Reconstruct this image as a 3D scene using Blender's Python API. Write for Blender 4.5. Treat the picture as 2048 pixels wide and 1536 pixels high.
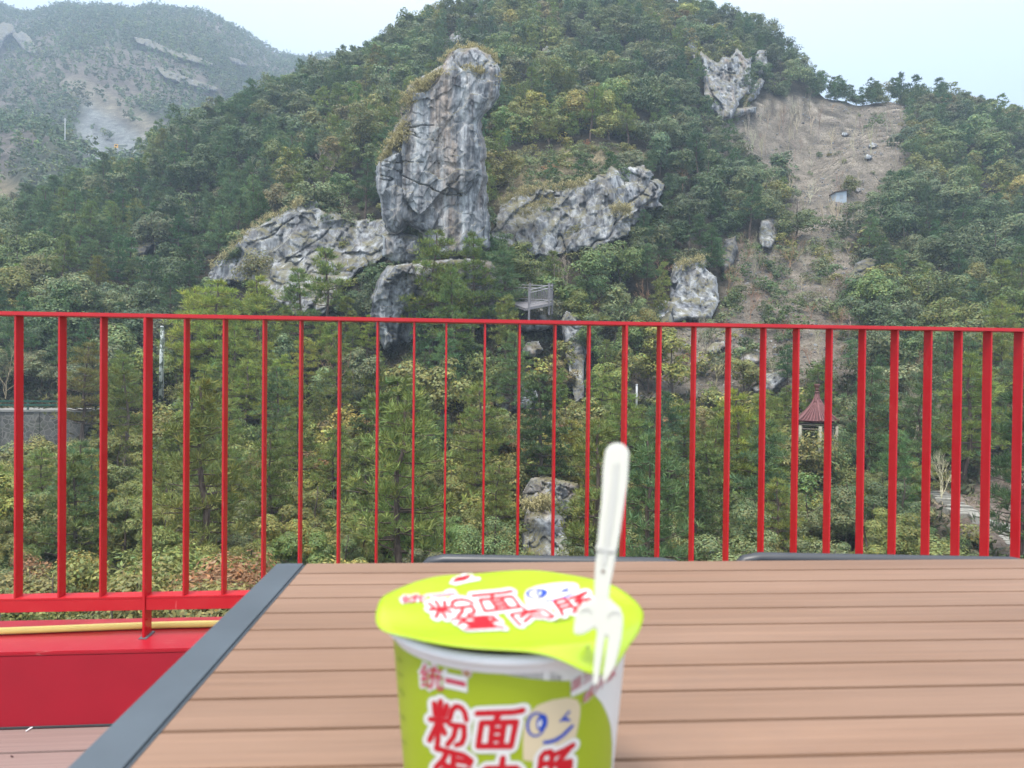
import bpy, bmesh, math, random
import numpy as np
from mathutils import Matrix, Vector

for _o in list(bpy.data.objects):
    bpy.data.objects.remove(_o, do_unlink=True)
S = bpy.context.scene
C = S.collection
rng = np.random.default_rng(11)
random.seed(11)

# ------------------------------------------------------------------ camera
F = 1401.0                     # focal length in pixels of the 2048 px wide picture
CAMZ = 1.04
PITCH, ROLL, YAW = 0.0105, 0.0097, 0.0866
CM = Matrix.Translation((0, 0, CAMZ)) @ Matrix.Rotation(-YAW, 4, 'Z') @ Matrix.Rotation(math.pi / 2 - PITCH, 4, 'X') @ Matrix.Rotation(ROLL, 4, 'Z')
cam = bpy.data.cameras.new('camera')
cam.sensor_width = 36.0
cam.lens = F / 2048 * 36.0
cam.clip_start, cam.clip_end = 0.02, 6000
cam.dof.use_dof = True
cam.dof.focus_distance = 45.0
cam.dof.aperture_fstop = 10.0
camo = bpy.data.objects.new('camera', cam)
camo.matrix_world = CM
C.objects.link(camo)
S.camera = camo

# ------------------------------------------------------------------ sky, sun, exposure
SUN_EL, SUN_AZ = math.radians(66), math.radians(215)
w = bpy.data.worlds.new('World')
S.world = w
w.use_nodes = True
nt = w.node_tree
nt.nodes.clear()
def wn(t, **k):
    n = nt.nodes.new(t)
    for a, b in k.items():
        setattr(n, a, b)
    return n
sky = wn('ShaderNodeTexSky', sky_type='NISHITA', sun_disc=False, sun_elevation=SUN_EL, sun_rotation=SUN_AZ, air_density=1.0, dust_density=3.0)
tc = wn('ShaderNodeTexCoord')
sep = wn('ShaderNodeSeparateXYZ')
nt.links.new(tc.outputs['Generated'], sep.inputs[0])
ramp = wn('ShaderNodeValToRGB')                     # overcast: the cloud sheet is brighter overhead
for e, (p, c) in zip(ramp.color_ramp.elements, ((0.0, (0.76, 0.87, 0.95, 1)), (1.0, (1, 1, 1, 1)))):
    e.position, e.color = p, c
e = ramp.color_ramp.elements.new(0.25); e.color = (0.60, 0.74, 0.91, 1)
nt.links.new(sep.outputs['Z'], ramp.inputs[0])
mul = wn('ShaderNodeMath', operation='MULTIPLY_ADD'); mul.inputs[1].default_value = 12.0; mul.inputs[2].default_value = 6.8
pz = wn('ShaderNodeMath', operation='POWER'); pz.inputs[1].default_value = 2.2
mx0 = wn('ShaderNodeMath', operation='MAXIMUM'); mx0.inputs[1].default_value = 0.0
nt.links.new(sep.outputs['Z'], mx0.inputs[0])
nt.links.new(mx0.outputs[0], pz.inputs[0])
nt.links.new(pz.outputs[0], mul.inputs[0])
vm = wn('ShaderNodeVectorMath', operation='SCALE')
nt.links.new(ramp.outputs[0], vm.inputs[0]); nt.links.new(mul.outputs[0], vm.inputs['Scale'])
mixs = wn('ShaderNodeMix', data_type='RGBA'); mixs.inputs[0].default_value = 0.88
nt.links.new(sky.outputs[0], mixs.inputs[6]); nt.links.new(vm.outputs[0], mixs.inputs[7])
bg = wn('ShaderNodeBackground'); bg.inputs[1].default_value = 0.1
out = wn('ShaderNodeOutputWorld')
nt.links.new(mixs.outputs[2], bg.inputs[0]); nt.links.new(bg.outputs[0], out.inputs[0])
sl = bpy.data.lights.new('sun', 'SUN'); sl.energy = 1.5; sl.angle = math.radians(12); sl.color = (1, 0.94, 0.84)
so = bpy.data.objects.new('sun', sl); C.objects.link(so)
so.rotation_euler = (math.pi / 2 - SUN_EL, 0, math.pi - SUN_AZ)
S.view_settings.view_transform = 'Standard'; S.view_settings.look = 'None'
S.view_settings.gamma = 1.0; S.view_settings.use_curve_mapping = False
S.view_settings.exposure = 1.15
S.cycles.max_bounces = 6; S.cycles.diffuse_bounces = 3; S.cycles.glossy_bounces = 2
S.cycles.transmission_bounces = 3; S.cycles.volume_bounces = 0; S.cycles.transparent_max_bounces = 4
S.cycles.use_denoising = True
S.render.use_persistent_data = False

# ------------------------------------------------------------------ helpers: picture <-> place
_R = np.array(CM.to_3x3()); _T = np.array(CM.translation)
def ray(px, py):
    px = np.asarray(px, float); py = np.asarray(py, float)
    d = np.stack([(px - 1024) / F, -(py - 768) / F, -np.ones_like(px)], -1)
    return d @ _R.T
def P(px, py, D):
    D = np.asarray(D, float)
    return _T + ray(px, py) * D[..., None]
def proj(p):
    q = (np.asarray(p, float) - _T) @ _R
    return 1024 + F * q[..., 0] / -q[..., 2], 768 - F * q[..., 1] / -q[..., 2], -q[..., 2]
def on_z(px, py, z):
    d = ray(px, py); s = (z - CAMZ) / d[..., 2]
    return _T + d * s[..., None]
def on_y(px, py, Y):
    d = ray(px, py); s = Y / d[..., 1]
    return _T + d * s[..., None]

def _h(ix, iy, iz, seed):
    n = (ix * 374761393 + iy * 668265263 + iz * 2147483647 + seed * 974634777) & 0xffffffff
    n = ((n ^ (n >> 13)) * 1274126177) & 0xffffffff
    n = ((n ^ (n >> 16)) * 2246822519) & 0xffffffff
    return ((n ^ (n >> 15)) & 0xffffff) / float(0xffffff)
def vn(x, y, z=None, seed=0):
    x = np.asarray(x, float); y = np.asarray(y, float); z = np.zeros_like(x) if z is None else np.asarray(z, float)
    ix, iy, iz = np.floor(x).astype(np.int64), np.floor(y).astype(np.int64), np.floor(z).astype(np.int64)
    fx, fy, fz = x - ix, y - iy, z - iz
    fx, fy, fz = (t * t * (3 - 2 * t) for t in (fx, fy, fz))
    r = 0
    for a in (0, 1):
        for b in (0, 1):
            for c in (0, 1):
                r = r + _h(ix + a, iy + b, iz + c, seed) * (fx if a else 1 - fx) * (fy if b else 1 - fy) * (fz if c else 1 - fz)
    return r * 2 - 1
def fbm(x, y, z=None, seed=0, o=4):
    r, a = 0, 1.0
    for k in range(o):
        r = r + a * vn(np.asarray(x) * 2 ** k, np.asarray(y) * 2 ** k, None if z is None else np.asarray(z) * 2 ** k, seed + k)
        a *= .5
    return r
def inpoly(px, py, poly):
    px = np.asarray(px, float); py = np.asarray(py, float)
    r = np.zeros(px.shape, bool); n = len(poly)
    for i in range(n):
        x1, y1 = poly[i]; x2, y2 = poly[(i + 1) % n]
        if y1 == y2: continue
        c = ((y1 > py) != (y2 > py)) & (px < (x2 - x1) * (py - y1) / (y2 - y1) + x1)
        r ^= c
    return r
def polydist(px, py, poly):
    d = np.full(np.shape(px), 1e9); n = len(poly)
    for i in range(n):
        a = np.array(poly[i], float); b = np.array(poly[(i + 1) % n], float)
        ab = b - a; L = (ab ** 2).sum() + 1e-9
        t = np.clip(((px - a[0]) * ab[0] + (py - a[1]) * ab[1]) / L, 0, 1)
        d = np.minimum(d, np.hypot(px - a[0] - t * ab[0], py - a[1] - t * ab[1]))
    return d

# ------------------------------------------------------------------ helpers: objects
def tag(o, label=None, cat=None, group=None, kind=None):
    if label: o['label'] = label
    if cat: o['category'] = cat
    if group: o['group'] = group
    if kind: o['kind'] = kind
    return o
def empty(name, loc=(0, 0, 0), label=None, cat=None, group=None, rz=0.0):
    o = bpy.data.objects.new(name, None); C.objects.link(o)
    o.location = loc; o.rotation_euler = (0, 0, rz); o.empty_display_size = .1
    return tag(o, label, cat, group)
def link(name, me, mat=None, parent=None, smooth=False):
    o = bpy.data.objects.new(name, me); C.objects.link(o)
    if mat and not me.materials: me.materials.append(mat)
    if parent: o.parent = parent
    if smooth: me.polygons.foreach_set('use_smooth', [True] * len(me.polygons))
    return o
def np_mesh(name, v, f, col=None):
    """v (N,3), f (M,k) all faces of k corners (or a list of such arrays), col (N,3) vertex tint"""
    me = bpy.data.meshes.new(name)
    fs = f if isinstance(f, list) else [f]
    fs = [np.asarray(a, np.int32) for a in fs if len(a)]
    v = np.asarray(v, np.float32)
    me.vertices.add(len(v)); me.vertices.foreach_set('co', v.ravel())
    nl = sum(a.size for a in fs)
    me.loops.add(nl); me.loops.foreach_set('vertex_index', np.concatenate([a.ravel() for a in fs]))
    tot = np.concatenate([np.full(len(a), a.shape[1], np.int32) for a in fs])
    me.polygons.add(len(tot))
    me.polygons.foreach_set('loop_start', np.concatenate([[0], np.cumsum(tot)[:-1]]).astype(np.int32))
    me.polygons.foreach_set('loop_total', tot)
    if col is not None:
        at = me.color_attributes.new('col', 'BYTE_COLOR', 'POINT')
        c = np.ones((len(v), 4), np.float32); c[:, :3] = np.clip(col, 0, 1)
        at.data.foreach_set('color', c.ravel())
    me.update(calc_edges=True)
    return me
class MB:
    """collects boxes, tubes and loops for ONE mesh"""
    def __init__(s): s.v, s.f = [], []
    def add(s, v, f):
        b = len(s.v); s.v += [tuple(map(float, p)) for p in v]; s.f += [tuple(i + b for i in q) for q in f]; return s
    def box(s, x0, x1, y0, y1, z0, z1):
        v = [(x, y, z) for x in (x0, x1) for y in (y0, y1) for z in (z0, z1)]
        return s.add(v, [(0, 1, 3, 2), (4, 6, 7, 5), (0, 4, 5, 1), (2, 3, 7, 6), (0, 2, 6, 4), (1, 5, 7, 3)])
    def tube(s, pts, r, n=10, caps=True):
        pts = [np.array(p, float) for p in pts]; rs = r if hasattr(r, '__len__') else [r] * len(pts)
        V = []
        for i, p in enumerate(pts):
            t = pts[min(i + 1, len(pts) - 1)] - pts[max(i - 1, 0)]; t /= np.linalg.norm(t) + 1e-9
            u = np.cross(t, (0, 0, 1) if abs(t[2]) < .9 else (0, 1, 0)); u /= np.linalg.norm(u); q = np.cross(t, u)
            for k in range(n):
                a = 2 * math.pi * k / n
                V.append(p + rs[i] * (math.cos(a) * u + math.sin(a) * q))
        Fc = [(i * n + k, i * n + (k + 1) % n, (i + 1) * n + (k + 1) % n, (i + 1) * n + k) for i in range(len(pts) - 1) for k in range(n)]
        if caps: Fc += [tuple(range(n))[::-1], tuple(range((len(pts) - 1) * n, len(pts) * n))]
        return s.add(V, Fc)
    def lathe(s, prof, n=48, c=(0, 0, 0)):
        V = [(c[0] + r * math.cos(2 * math.pi * k / n), c[1] + r * math.sin(2 * math.pi * k / n), c[2] + z) for r, z in prof for k in range(n)]
        Fc = [(i * n + k, i * n + (k + 1) % n, (i + 1) * n + (k + 1) % n, (i + 1) * n + k) for i in range(len(prof) - 1) for k in range(n)]
        return s.add(V, Fc)
    def build(s, name, mat, parent=None, smooth=False, bevel=0.0):
        me = bpy.data.meshes.new(name); me.from_pydata(s.v, [], s.f); me.update()
        bm = bmesh.new(); bm.from_mesh(me)
        bmesh.ops.recalc_face_normals(bm, faces=bm.faces)
        if bevel: bmesh.ops.bevel(bm, geom=bm.edges[:], offset=bevel, segments=2, affect='EDGES', clamp_overlap=True)
        bm.to_mesh(me); bm.free()
        return link(name, me, mat, parent, smooth)

# ------------------------------------------------------------------ helpers: materials
class Mat:
    def __init__(s, name, rough=.6, spec=.3, col=(.5, .5, .5), metal=0.0):
        s.m = bpy.data.materials.new(name); s.m.use_nodes = True
        s.n = s.m.node_tree.nodes; s.l = s.m.node_tree.links
        s.b = s.n['Principled BSDF']
        s.b.inputs['Base Color'].default_value = (*col, 1); s.b.inputs['Roughness'].default_value = rough
        s.b.inputs['Specular IOR Level'].default_value = spec; s.b.inputs['Metallic'].default_value = metal
    def node(s, t, **k):
        n = s.n.new(t)
        for a, b in k.items(): setattr(n, a, b)
        return n
    def link(s, a, b): s.l.new(a, b)
    def noise(s, scale, detail=4, vec=None, stretch=(1, 1, 1), rough=.55, rot=(0, 0, 0)):
        t = s.node('ShaderNodeTexCoord'); mp = s.node('ShaderNodeMapping'); mp.inputs['Scale'].default_value = stretch
        mp.inputs['Rotation'].default_value = rot
        s.link(t.outputs['Object'] if vec is None else vec, mp.inputs[0])
        n = s.node('ShaderNodeTexNoise'); n.inputs['Scale'].default_value = scale; n.inputs['Detail'].default_value = detail
        n.inputs['Roughness'].default_value = rough
        s.link(mp.outputs[0], n.inputs['Vector']); return n.outputs['Fac']
    def ramp(s, fac, stops):
        r = s.node('ShaderNodeValToRGB'); el = r.color_ramp.elements
        while len(el) < len(stops): el.new(.5)
        for e, (p, c) in zip(el, stops):
            e.position = p; e.color = (*c, 1) if hasattr(c, '__len__') else (c, c, c, 1)
        s.link(fac, r.inputs[0]); return r.outputs[0]
    def mix(s, fac, a, b, mode='MIX'):
        m = s.node('ShaderNodeMix', data_type='RGBA', blend_type=mode)
        for i, x in ((0, fac), (6, a), (7, b)):
            if hasattr(x, 'links'): s.link(x, m.inputs[i])
            elif i == 0: m.inputs[0].default_value = x
            else: m.inputs[i].default_value = (*x, 1)
        return m.outputs[2]
    def math(s, op, a, b=0.0):
        m = s.node('ShaderNodeMath', operation=op)
        for i, x in enumerate((a, b)):
            if hasattr(x, 'links'): s.link(x, m.inputs[i])
            else: m.inputs[i].default_value = x
        return m.outputs[0]
    def attr(s, name):
        a = s.node('ShaderNodeAttribute'); a.attribute_name = name; return a.outputs['Color']
    def base(s, c): s.link(c, s.b.inputs['Base Color']); return s
    def rough(s, c): s.link(c, s.b.inputs['Roughness']); return s
    def bump(s, h, strength=.5, dist=.05):
        b = s.node('ShaderNodeBump'); b.inputs['Strength'].default_value = strength; b.inputs['Distance'].default_value = dist
        s.link(h, b.inputs['Height']); s.link(b.outputs[0], s.b.inputs['Normal']); return s

def leaf_material(name, rough=.5, spec=.35, trans=.25):
    M = Mat(name, rough, spec)
    oi = M.node('ShaderNodeObjectInfo')
    c = M.mix(1.0, M.attr('col'), oi.outputs['Color'], 'MULTIPLY')
    M.base(c)
    t = M.node('ShaderNodeBsdfTranslucent'); M.link(c, t.inputs[0])
    mx = M.node('ShaderNodeMixShader'); mx.inputs[0].default_value = trans
    o = M.n['Material Output']
    M.link(M.b.outputs[0], mx.inputs[1]); M.link(t.outputs[0], mx.inputs[2]); M.link(mx.outputs[0], o.inputs[0])
    return M.m
LEAF = leaf_material('leaves')
NEEDLE = leaf_material('needles', .6, .25, .2)
DRY = leaf_material('dry_grass', .8, .15, .25)
_b = Mat('bark', .9, .15)
_b.base(_b.mix(1.0, _b.ramp(_b.noise(9, 5, stretch=(1, 1, .25)), [(.3, (.35, .33, .32)), (.7, (1, .97, .93))]), _b.node('ShaderNodeObjectInfo').outputs['Color'], 'MULTIPLY'))
BARK = _b.m
def rock_material(name, light=1.0, warm=.25, tilt=0.0):
    M = Mat(name, .85, .25)
    st = M.noise(.75, 9, stretch=(1, 1, .07), rough=.66, rot=(0, tilt, 0))
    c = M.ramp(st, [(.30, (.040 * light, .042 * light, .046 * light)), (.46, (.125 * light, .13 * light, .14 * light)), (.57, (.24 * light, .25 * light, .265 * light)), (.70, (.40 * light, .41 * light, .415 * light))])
    big = M.noise(.5, 6, rough=.6, stretch=(1, 1, .12), rot=(0, tilt, 0))
    c = M.mix(M.ramp(big, [(.50, 0.0), (.68, warm)]), c, (.32 * light, .215 * light, .13 * light))
    c = M.mix(1.0, c, M.ramp(M.noise(1.5, 7, stretch=(1, 1, .035), rough=.7, rot=(0, tilt, 0)), [(.36, (.38, .38, .40)), (.50, (1, 1, 1)), (.66, (1.25, 1.25, 1.22))]), 'MULTIPLY')
    f = M.noise(2.6, 8, rough=.72, stretch=(1, 1, .55))
    c = M.mix(.6, c, M.ramp(f, [(.28, (.30, .30, .31)), (.5, (.9, .9, .9)), (.72, (1.35, 1.35, 1.33))]), 'MULTIPLY')
    ve = M.node('ShaderNodeNewGeometry'); sx = M.node('ShaderNodeSeparateXYZ'); M.link(ve.outputs['True Normal'], sx.inputs[0])
    up = M.math('MULTIPLY', M.ramp(sx.outputs['Z'], [(.35, 0.0), (.75, 1.0)]), M.ramp(M.noise(.6, 5), [(.40, 0.0), (.58, .85)]))
    c = M.mix(up, c, M.mix(M.noise(3, 4), (.10, .105, .045), (.20, .165, .085)))
    M.base(c)
    M.bump(M.math('ADD', M.noise(1.3, 10, rough=.72, stretch=(1, 1, .3), rot=(.1, tilt + .15, 0)), M.math('MULTIPLY', st, .25)), .6, .35)
    return M.m
ROCK = rock_material('grey_rock', 1.28, .42)
ROCK_B = rock_material('blue_grey_rock', 1.3, .12, .25)
ROCK_F = rock_material('far_grey_rock', .85, .2)
ROCK_P = rock_material('pale_boulder_rock', 1.9, .2)
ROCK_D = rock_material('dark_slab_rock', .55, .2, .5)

g = Mat('hillside_soil', .95, .1)
gc = g.attr('col')
n1 = g.noise(.35, 10, rough=.7); n2 = g.noise(3.0, 6, rough=.7)
gc = g.mix(1.0, gc, g.ramp(n1, [(.3, .55), (.7, 1.3)]), 'MULTIPLY')
gc = g.mix(1.0, gc, g.ramp(n2, [(.3, .55), (.5, 1.0), (.72, 1.55)]), 'MULTIPLY')
g.base(gc); g.bump(g.math('ADD', n2, g.noise(.6, 8, rough=.7, stretch=(1, 1, 3))), 1.0, .5)
SOIL = g.m

red = Mat('red_paint', .34, .5)
rn = red.noise(14, 6); rn2 = red.noise(3.5, 3)
rc = red.mix(red.ramp(rn, [(.35, 0.0), (.8, .4)]), (.45, .005, .014), (.52, .03, .03))
scr = red.ramp(red.noise(60, 3, stretch=(1, 1, .15)), [(.70, 0.0), (.76, .35)])
rc = red.mix(scr, rc, (.75, .22, .20))
red.base(rc); red.rough(red.ramp(rn2, [(.3, .28), (.7, .46)])); red.bump(red.noise(35, 3), .08, .01)
RED = red.m
rb = Mat('scuffed_red_paint', .35, .5)
c = rb.mix(rb.ramp(rb.noise(3.0, 8, rough=.7, stretch=(.7, 2, 2)), [(.54, 0.0), (.62, .35)]), (.35, .006, .018), (.45, .07, .07))
c = rb.mix(rb.ramp(rb.noise(55, 3, stretch=(.25, 2, 1)), [(.66, 0.0), (.72, .4)]), c, (.55, .22, .20))
rb.base(c); rb.rough(rb.ramp(rb.noise(4, 4), [(.3, .25), (.7, .5)]))
RED_BEAM = rb.m
t = Mat('wood_composite', .55, .35)
tn = t.noise(3.2, 5, stretch=(.5, 2.2, 1)); tf = t.noise(60, 6, stretch=(.05, 2, 1), rough=.7)
oi = t.node('ShaderNodeNewGeometry')
c = t.mix(t.ramp(tn, [(.35, 0.0), (.7, 1.0)]), (.212, .124, .080), (.25, .155, .107))
c = t.mix(.6, c, t.ramp(tf, [(.3, .68), (.7, 1.15)]), 'MULTIPLY')
c = t.mix(t.ramp(t.noise(2.1, 7, rough=.7), [(.54, 0.0), (.70, .45)]), c, (.165, .11, .085))
c = t.mix(1.0, c, t.ramp(oi.outputs['Random Per Island'], [(0.0, .93), (1.0, 1.05)]), 'MULTIPLY')
t.base(c); t.rough(t.ramp(tn, [(.3, .42), (.7, .6)])); t.bump(tf, .25, .003)
SLAT = t.m
d = Mat('deck_board', .7, .25)
dn = d.noise(1.0, 5, stretch=(.6, 3, 1)); df = d.noise(50, 6, stretch=(.03, 2, 1), rough=.75)
c = d.mix(dn, (.21, .145, .132), (.27, .195, .178)); c = d.mix(.5, c, d.ramp(df, [(.3, .6), (.7, 1.15)]), 'MULTIPLY')
d.base(c); d.bump(df, .25, .003)
DECK = d.m
def plain(name, col, rough=.5, spec=.4, metal=0.0, var=.12, scale=20, bump=0.0):
    M = Mat(name, rough, spec, col, metal)
    n = M.noise(scale, 5)
    M.base(M.mix(1.0, col, M.ramp(n, [(.3, 1 - var), (.7, 1 + var)]), 'MULTIPLY'))
    if bump: M.bump(n, bump, .01)
    return M.m
CHAR = plain('charcoal_metal', (.062, .078, .094), .42, .5, var=.15, scale=9)
CHAIRM = plain('dark_chair_metal', (.028, .032, .040), .38, .5)
MESHF = plain('dark_sling_fabric', (.02, .022, .026), .8)

# ------------------------------------------------------------------ terrain: one sheet, from below the terrace to far beyond the ridges
# per picture column: (distance, picture height of the bare ground there)
COLS = {
 -300: [(3,2050),(6,1750),(12,1430),(22,1240),(30,1130),(40,1020),(48,950),(54.6,905),(56.2,822),(60,806),(75,690),(95,550),(110,490),(125,480),(150,500),(180,430),(220,330),(260,240),(290,250),(330,270),(400,200),(500,110),(600,40),(680,10),(800,60),(1200,300)],
 0: [(3,2050),(6,1750),(12,1430),(22,1240),(30,1130),(40,1020),(48,950),(54.6,905),(56.2,822),(60,806),(75,680),(95,545),(110,485),(122,468),(140,480),(160,478),(180,445),(215,370),(245,295),(265,255),(285,268),(320,280),(370,235),(450,150),(560,60),(650,16),(700,10),(800,60),(1200,300)],
 110: [(3,2050),(6,1740),(12,1430),(22,1240),(30,1130),(40,1020),(48,950),(54.8,905),(56.4,824),(60,806),(75,670),(95,530),(112,455),(125,425),(138,435),(165,430),(200,375),(235,310),(255,285),(275,292),(310,290),(370,225),(450,140),(560,62),(650,26),(700,22),(800,70),(1200,300)],
 200: [(3,2050),(6,1720),(12,1430),(22,1240),(30,1130),(40,1025),(48,950),(53,900),(55,850),(60,800),(78,660),(98,520),(115,430),(130,385),(142,395),(170,410),(215,375),(240,345),(255,338),(275,328),(300,318),(325,285),(370,225),(450,145),(560,62),(650,28),(700,22),(800,70),(1200,300)],
 300: [(3,2050),(6,1720),(12,1430),(22,1240),(30,1140),(40,1040),(50,930),(60,815),(80,655),(100,510),(120,400),(136,335),(150,340),(180,355),(250,345),(300,305),(350,235),(420,165),(520,80),(600,40),(680,20),(780,60),(1200,300)],
 400: [(3,2050),(6,1720),(12,1430),(22,1250),(30,1150),(40,1050),(50,940),(60,835),(70,740),(80,665),(100,520),(120,390),(142,275),(156,280),(200,325),(300,310),(400,220),(520,110),(620,58),(690,44),(800,90),(1200,320)],
 540: [(3,2050),(6,1720),(12,1430),(22,1250),(30,1160),(40,1060),(50,950),(60,840),(68,740),(76,640),(86,530),(100,430),(125,320),(150,210),(165,218),(230,330),(330,320),(450,220),(600,110),(690,80),(800,130),(1200,340)],
 680: [(3,2050),(6,1720),(12,1430),(22,1260),(30,1170),(40,1070),(50,950),(58,850),(66,740),(74,620),(82,520),(92,440),(110,340),(135,240),(160,150),(175,160),(250,320),(400,300),(600,150),(690,112),(800,170),(1200,360)],
 800: [(3,2050),(6,1720),(12,1430),(22,1260),(30,1170),(40,1070),(50,950),(58,850),(64,760),(69,680),(74,590),(80,510),(90,430),(108,320),(135,200),(165,108),(180,115),(260,320),(450,300),(690,150),(800,200),(1200,380)],
 920: [(3,2050),(6,1720),(12,1430),(22,1260),(30,1180),(40,1080),(50,960),(58,850),(63,760),(68,680),(74,580),(82,500),(94,420),(112,300),(140,165),(172,62),(188,70),(270,320),(500,330),(800,260),(1200,400)],
 1050: [(3,2050),(6,1720),(12,1430),(22,1280),(30,1190),(38,1120),(42,1000),(50,930),(58,845),(63,745),(68,670),(74,600),(81,520),(88,420),(100,340),(120,235),(150,110),(180,28),(196,38),(280,320),(500,360),(800,320),(1200,420)],
 1200: [(3,2050),(6,1720),(12,1430),(22,1280),(30,1190),(38,1110),(44,1010),(52,910),(58,840),(64,760),(70,690),(77,610),(84,520),(90,400),(100,320),(122,215),(152,90),(185,0),(200,12),(290,320),(500,380),(800,350),(1200,440)],
 1350: [(3,2050),(6,1720),(12,1430),(22,1280),(30,1190),(38,1100),(46,1000),(54,900),(60,820),(68,730),(76,650),(84,570),(92,480),(102,390),(124,255),(152,115),(182,15),(198,30),(290,330),(500,400),(800,370),(1200,450)],
 1450: [(3,2050),(6,1720),(12,1430),(22,1290),(30,1190),(38,1090),(46,990),(54,895),(60,820),(68,735),(78,650),(88,570),(98,500),(110,420),(128,320),(148,190),(172,62),(186,75),(280,340),(500,410),(800,390),(1200,460)],
 1540: [(3,2050),(6,1720),(12,1430),(22,1290),(30,1190),(38,1090),(46,990),(54,890),(60,815),(68,735),(78,650),(88,580),(100,500),(112,430),(128,345),(146,250),(160,128),(168,80),(182,95),(280,350),(500,420),(800,400),(1200,470)],
 1640: [(3,2050),(6,1720),(12,1430),(22,1290),(30,1180),(38,1080),(46,985),(49,940),(53,930),(58,880),(64,790),(72,705),(82,615),(95,525),(110,445),(126,370),(142,295),(158,212),(166,214),(200,290),(300,390),(500,440),(800,420),(1200,480)],
 1790: [(3,2050),(6,1720),(12,1430),(22,1290),(30,1170),(38,1070),(46,975),(54,890),(62,810),(70,730),(80,640),(95,530),(110,440),(126,360),(142,285),(157,214),(165,216),(200,290),(300,390),(500,440),(800,430),(1200,480)],
 1870: [(3,2050),(6,1720),(12,1430),(22,1290),(30,1160),(36,1080),(40,1010),(46,950),(54,870),(62,790),(70,710),(80,630),(95,520),(110,430),(126,345),(142,265),(156,212),(166,214),(200,290),(300,390),(500,450),(1200,490)],
 1960: [(3,2050),(6,1720),(12,1430),(22,1290),(30,1150),(35,1080),(40,1015),(46,945),(54,865),(64,770),(74,680),(84,610),(98,510),(112,425),(126,350),(142,280),(154,240),(166,244),(220,330),(300,400),(500,450),(1200,500)],
 2048: [(3,2050),(6,1720),(12,1430),(22,1290),(30,1145),(35,1090),(40,1040),(46,950),(54,860),(64,765),(74,680),(84,610),(98,510),(112,425),(126,355),(142,295),(155,262),(168,268),(220,340),(300,410),(500,460),(1200,500)],
 2400: [(3,2050),(6,1720),(12,1430),(22,1290),(30,1150),(40,1030),(54,870),(74,690),(98,540),(126,400),(155,320),(170,330),(300,430),(500,480),(1200,520)],
}
GX = np.linspace(-760, 2800, 330)
GD = np.concatenate([np.geomspace(2.6, 20, 40)[:-1], np.geomspace(20, 178, 330)[:-1], np.geomspace(178, 1300, 120)])
_cx = np.array(sorted(COLS)); _prof = np.array([np.interp(np.log(GD), np.log([a for a, b in COLS[c]]), [b for a, b in COLS[c]]) for c in _cx])
GY = np.array([np.interp(GX, _cx, _prof[:, j]) for j in range(len(GD))]).T      # (x, d)
GY -= 13 * np.clip((GD[None, :] - 380) / 150, 0, 1) * np.clip((760 - GX[:, None]) / 200, 0, 1)
k5 = np.exp(-np.linspace(-1.6, 1.6, 9) ** 2); k5 /= k5.sum()
_p = np.pad(GY, ((4, 4), (0, 0)), 'edge'); GY = sum(k5[i] * _p[i:i + len(GX)] for i in range(9))
_j0 = np.searchsorted(GD, 62); _p = np.pad(GY, ((0, 0), (4, 4)), 'edge'); _s = sum(k5[i] * _p[:, i:i + len(GD)] for i in range(9))
GY[:, _j0:] = _s[:, _j0:]
_px, _dd = np.meshgrid(GX, GD, indexing='ij')
G = P(_px, GY, _dd)
amp = np.interp(GD, [3, 20, 50, 100, 300, 700], [.1, .3, .7, 1.3, 8, 20])[None, :]
sc = np.interp(GD, [3, 50, 100, 300, 700], [2, 4, 7, 42, 85])[None, :]
G[..., 2] += amp * .8 * fbm(G[..., 0] / sc, G[..., 1] / sc, seed=5, o=5)
PYG = proj(G)[1]
RUN = np.minimum.accumulate(PYG, axis=1)          # skyline of everything nearer, per column

def ground(px, D):
    """point of the ground in picture column px at distance D"""
    px = np.asarray(px, float); D = np.asarray(D, float)
    fi = np.clip(np.interp(px, GX, np.arange(len(GX))), 0, len(GX) - 1.001); fj = np.clip(np.interp(D, GD, np.arange(len(GD))), 0, len(GD) - 1.001)
    i = fi.astype(int); j = fj.astype(int); a = (fi - i)[..., None]; b = (fj - j)[..., None]
    return (G[i, j] * (1 - a) + G[i + 1, j] * a) * (1 - b) + (G[i, j + 1] * (1 - a) + G[i + 1, j + 1] * a) * b
def hit(px, py):
    """distance at which the sight line through a picture point meets the ground"""
    px = np.atleast_1d(np.asarray(px, float)); py = np.atleast_1d(np.asarray(py, float))
    i = np.clip(np.round(np.interp(px, GX, np.arange(len(GX)))).astype(int), 0, len(GX) - 1)
    o = np.empty(px.shape)
    for k in range(px.size):
        r = RUN[i.flat[k]]; j = np.argmax(r <= py.flat[k]) if (r <= py.flat[k]).any() else len(GD) - 1
        o.flat[k] = GD[j]
    return o
def hit1(px, py): return float(hit(px, py)[0])
def gpt(px, py): return ground(px, hit1(px, py))

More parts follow.
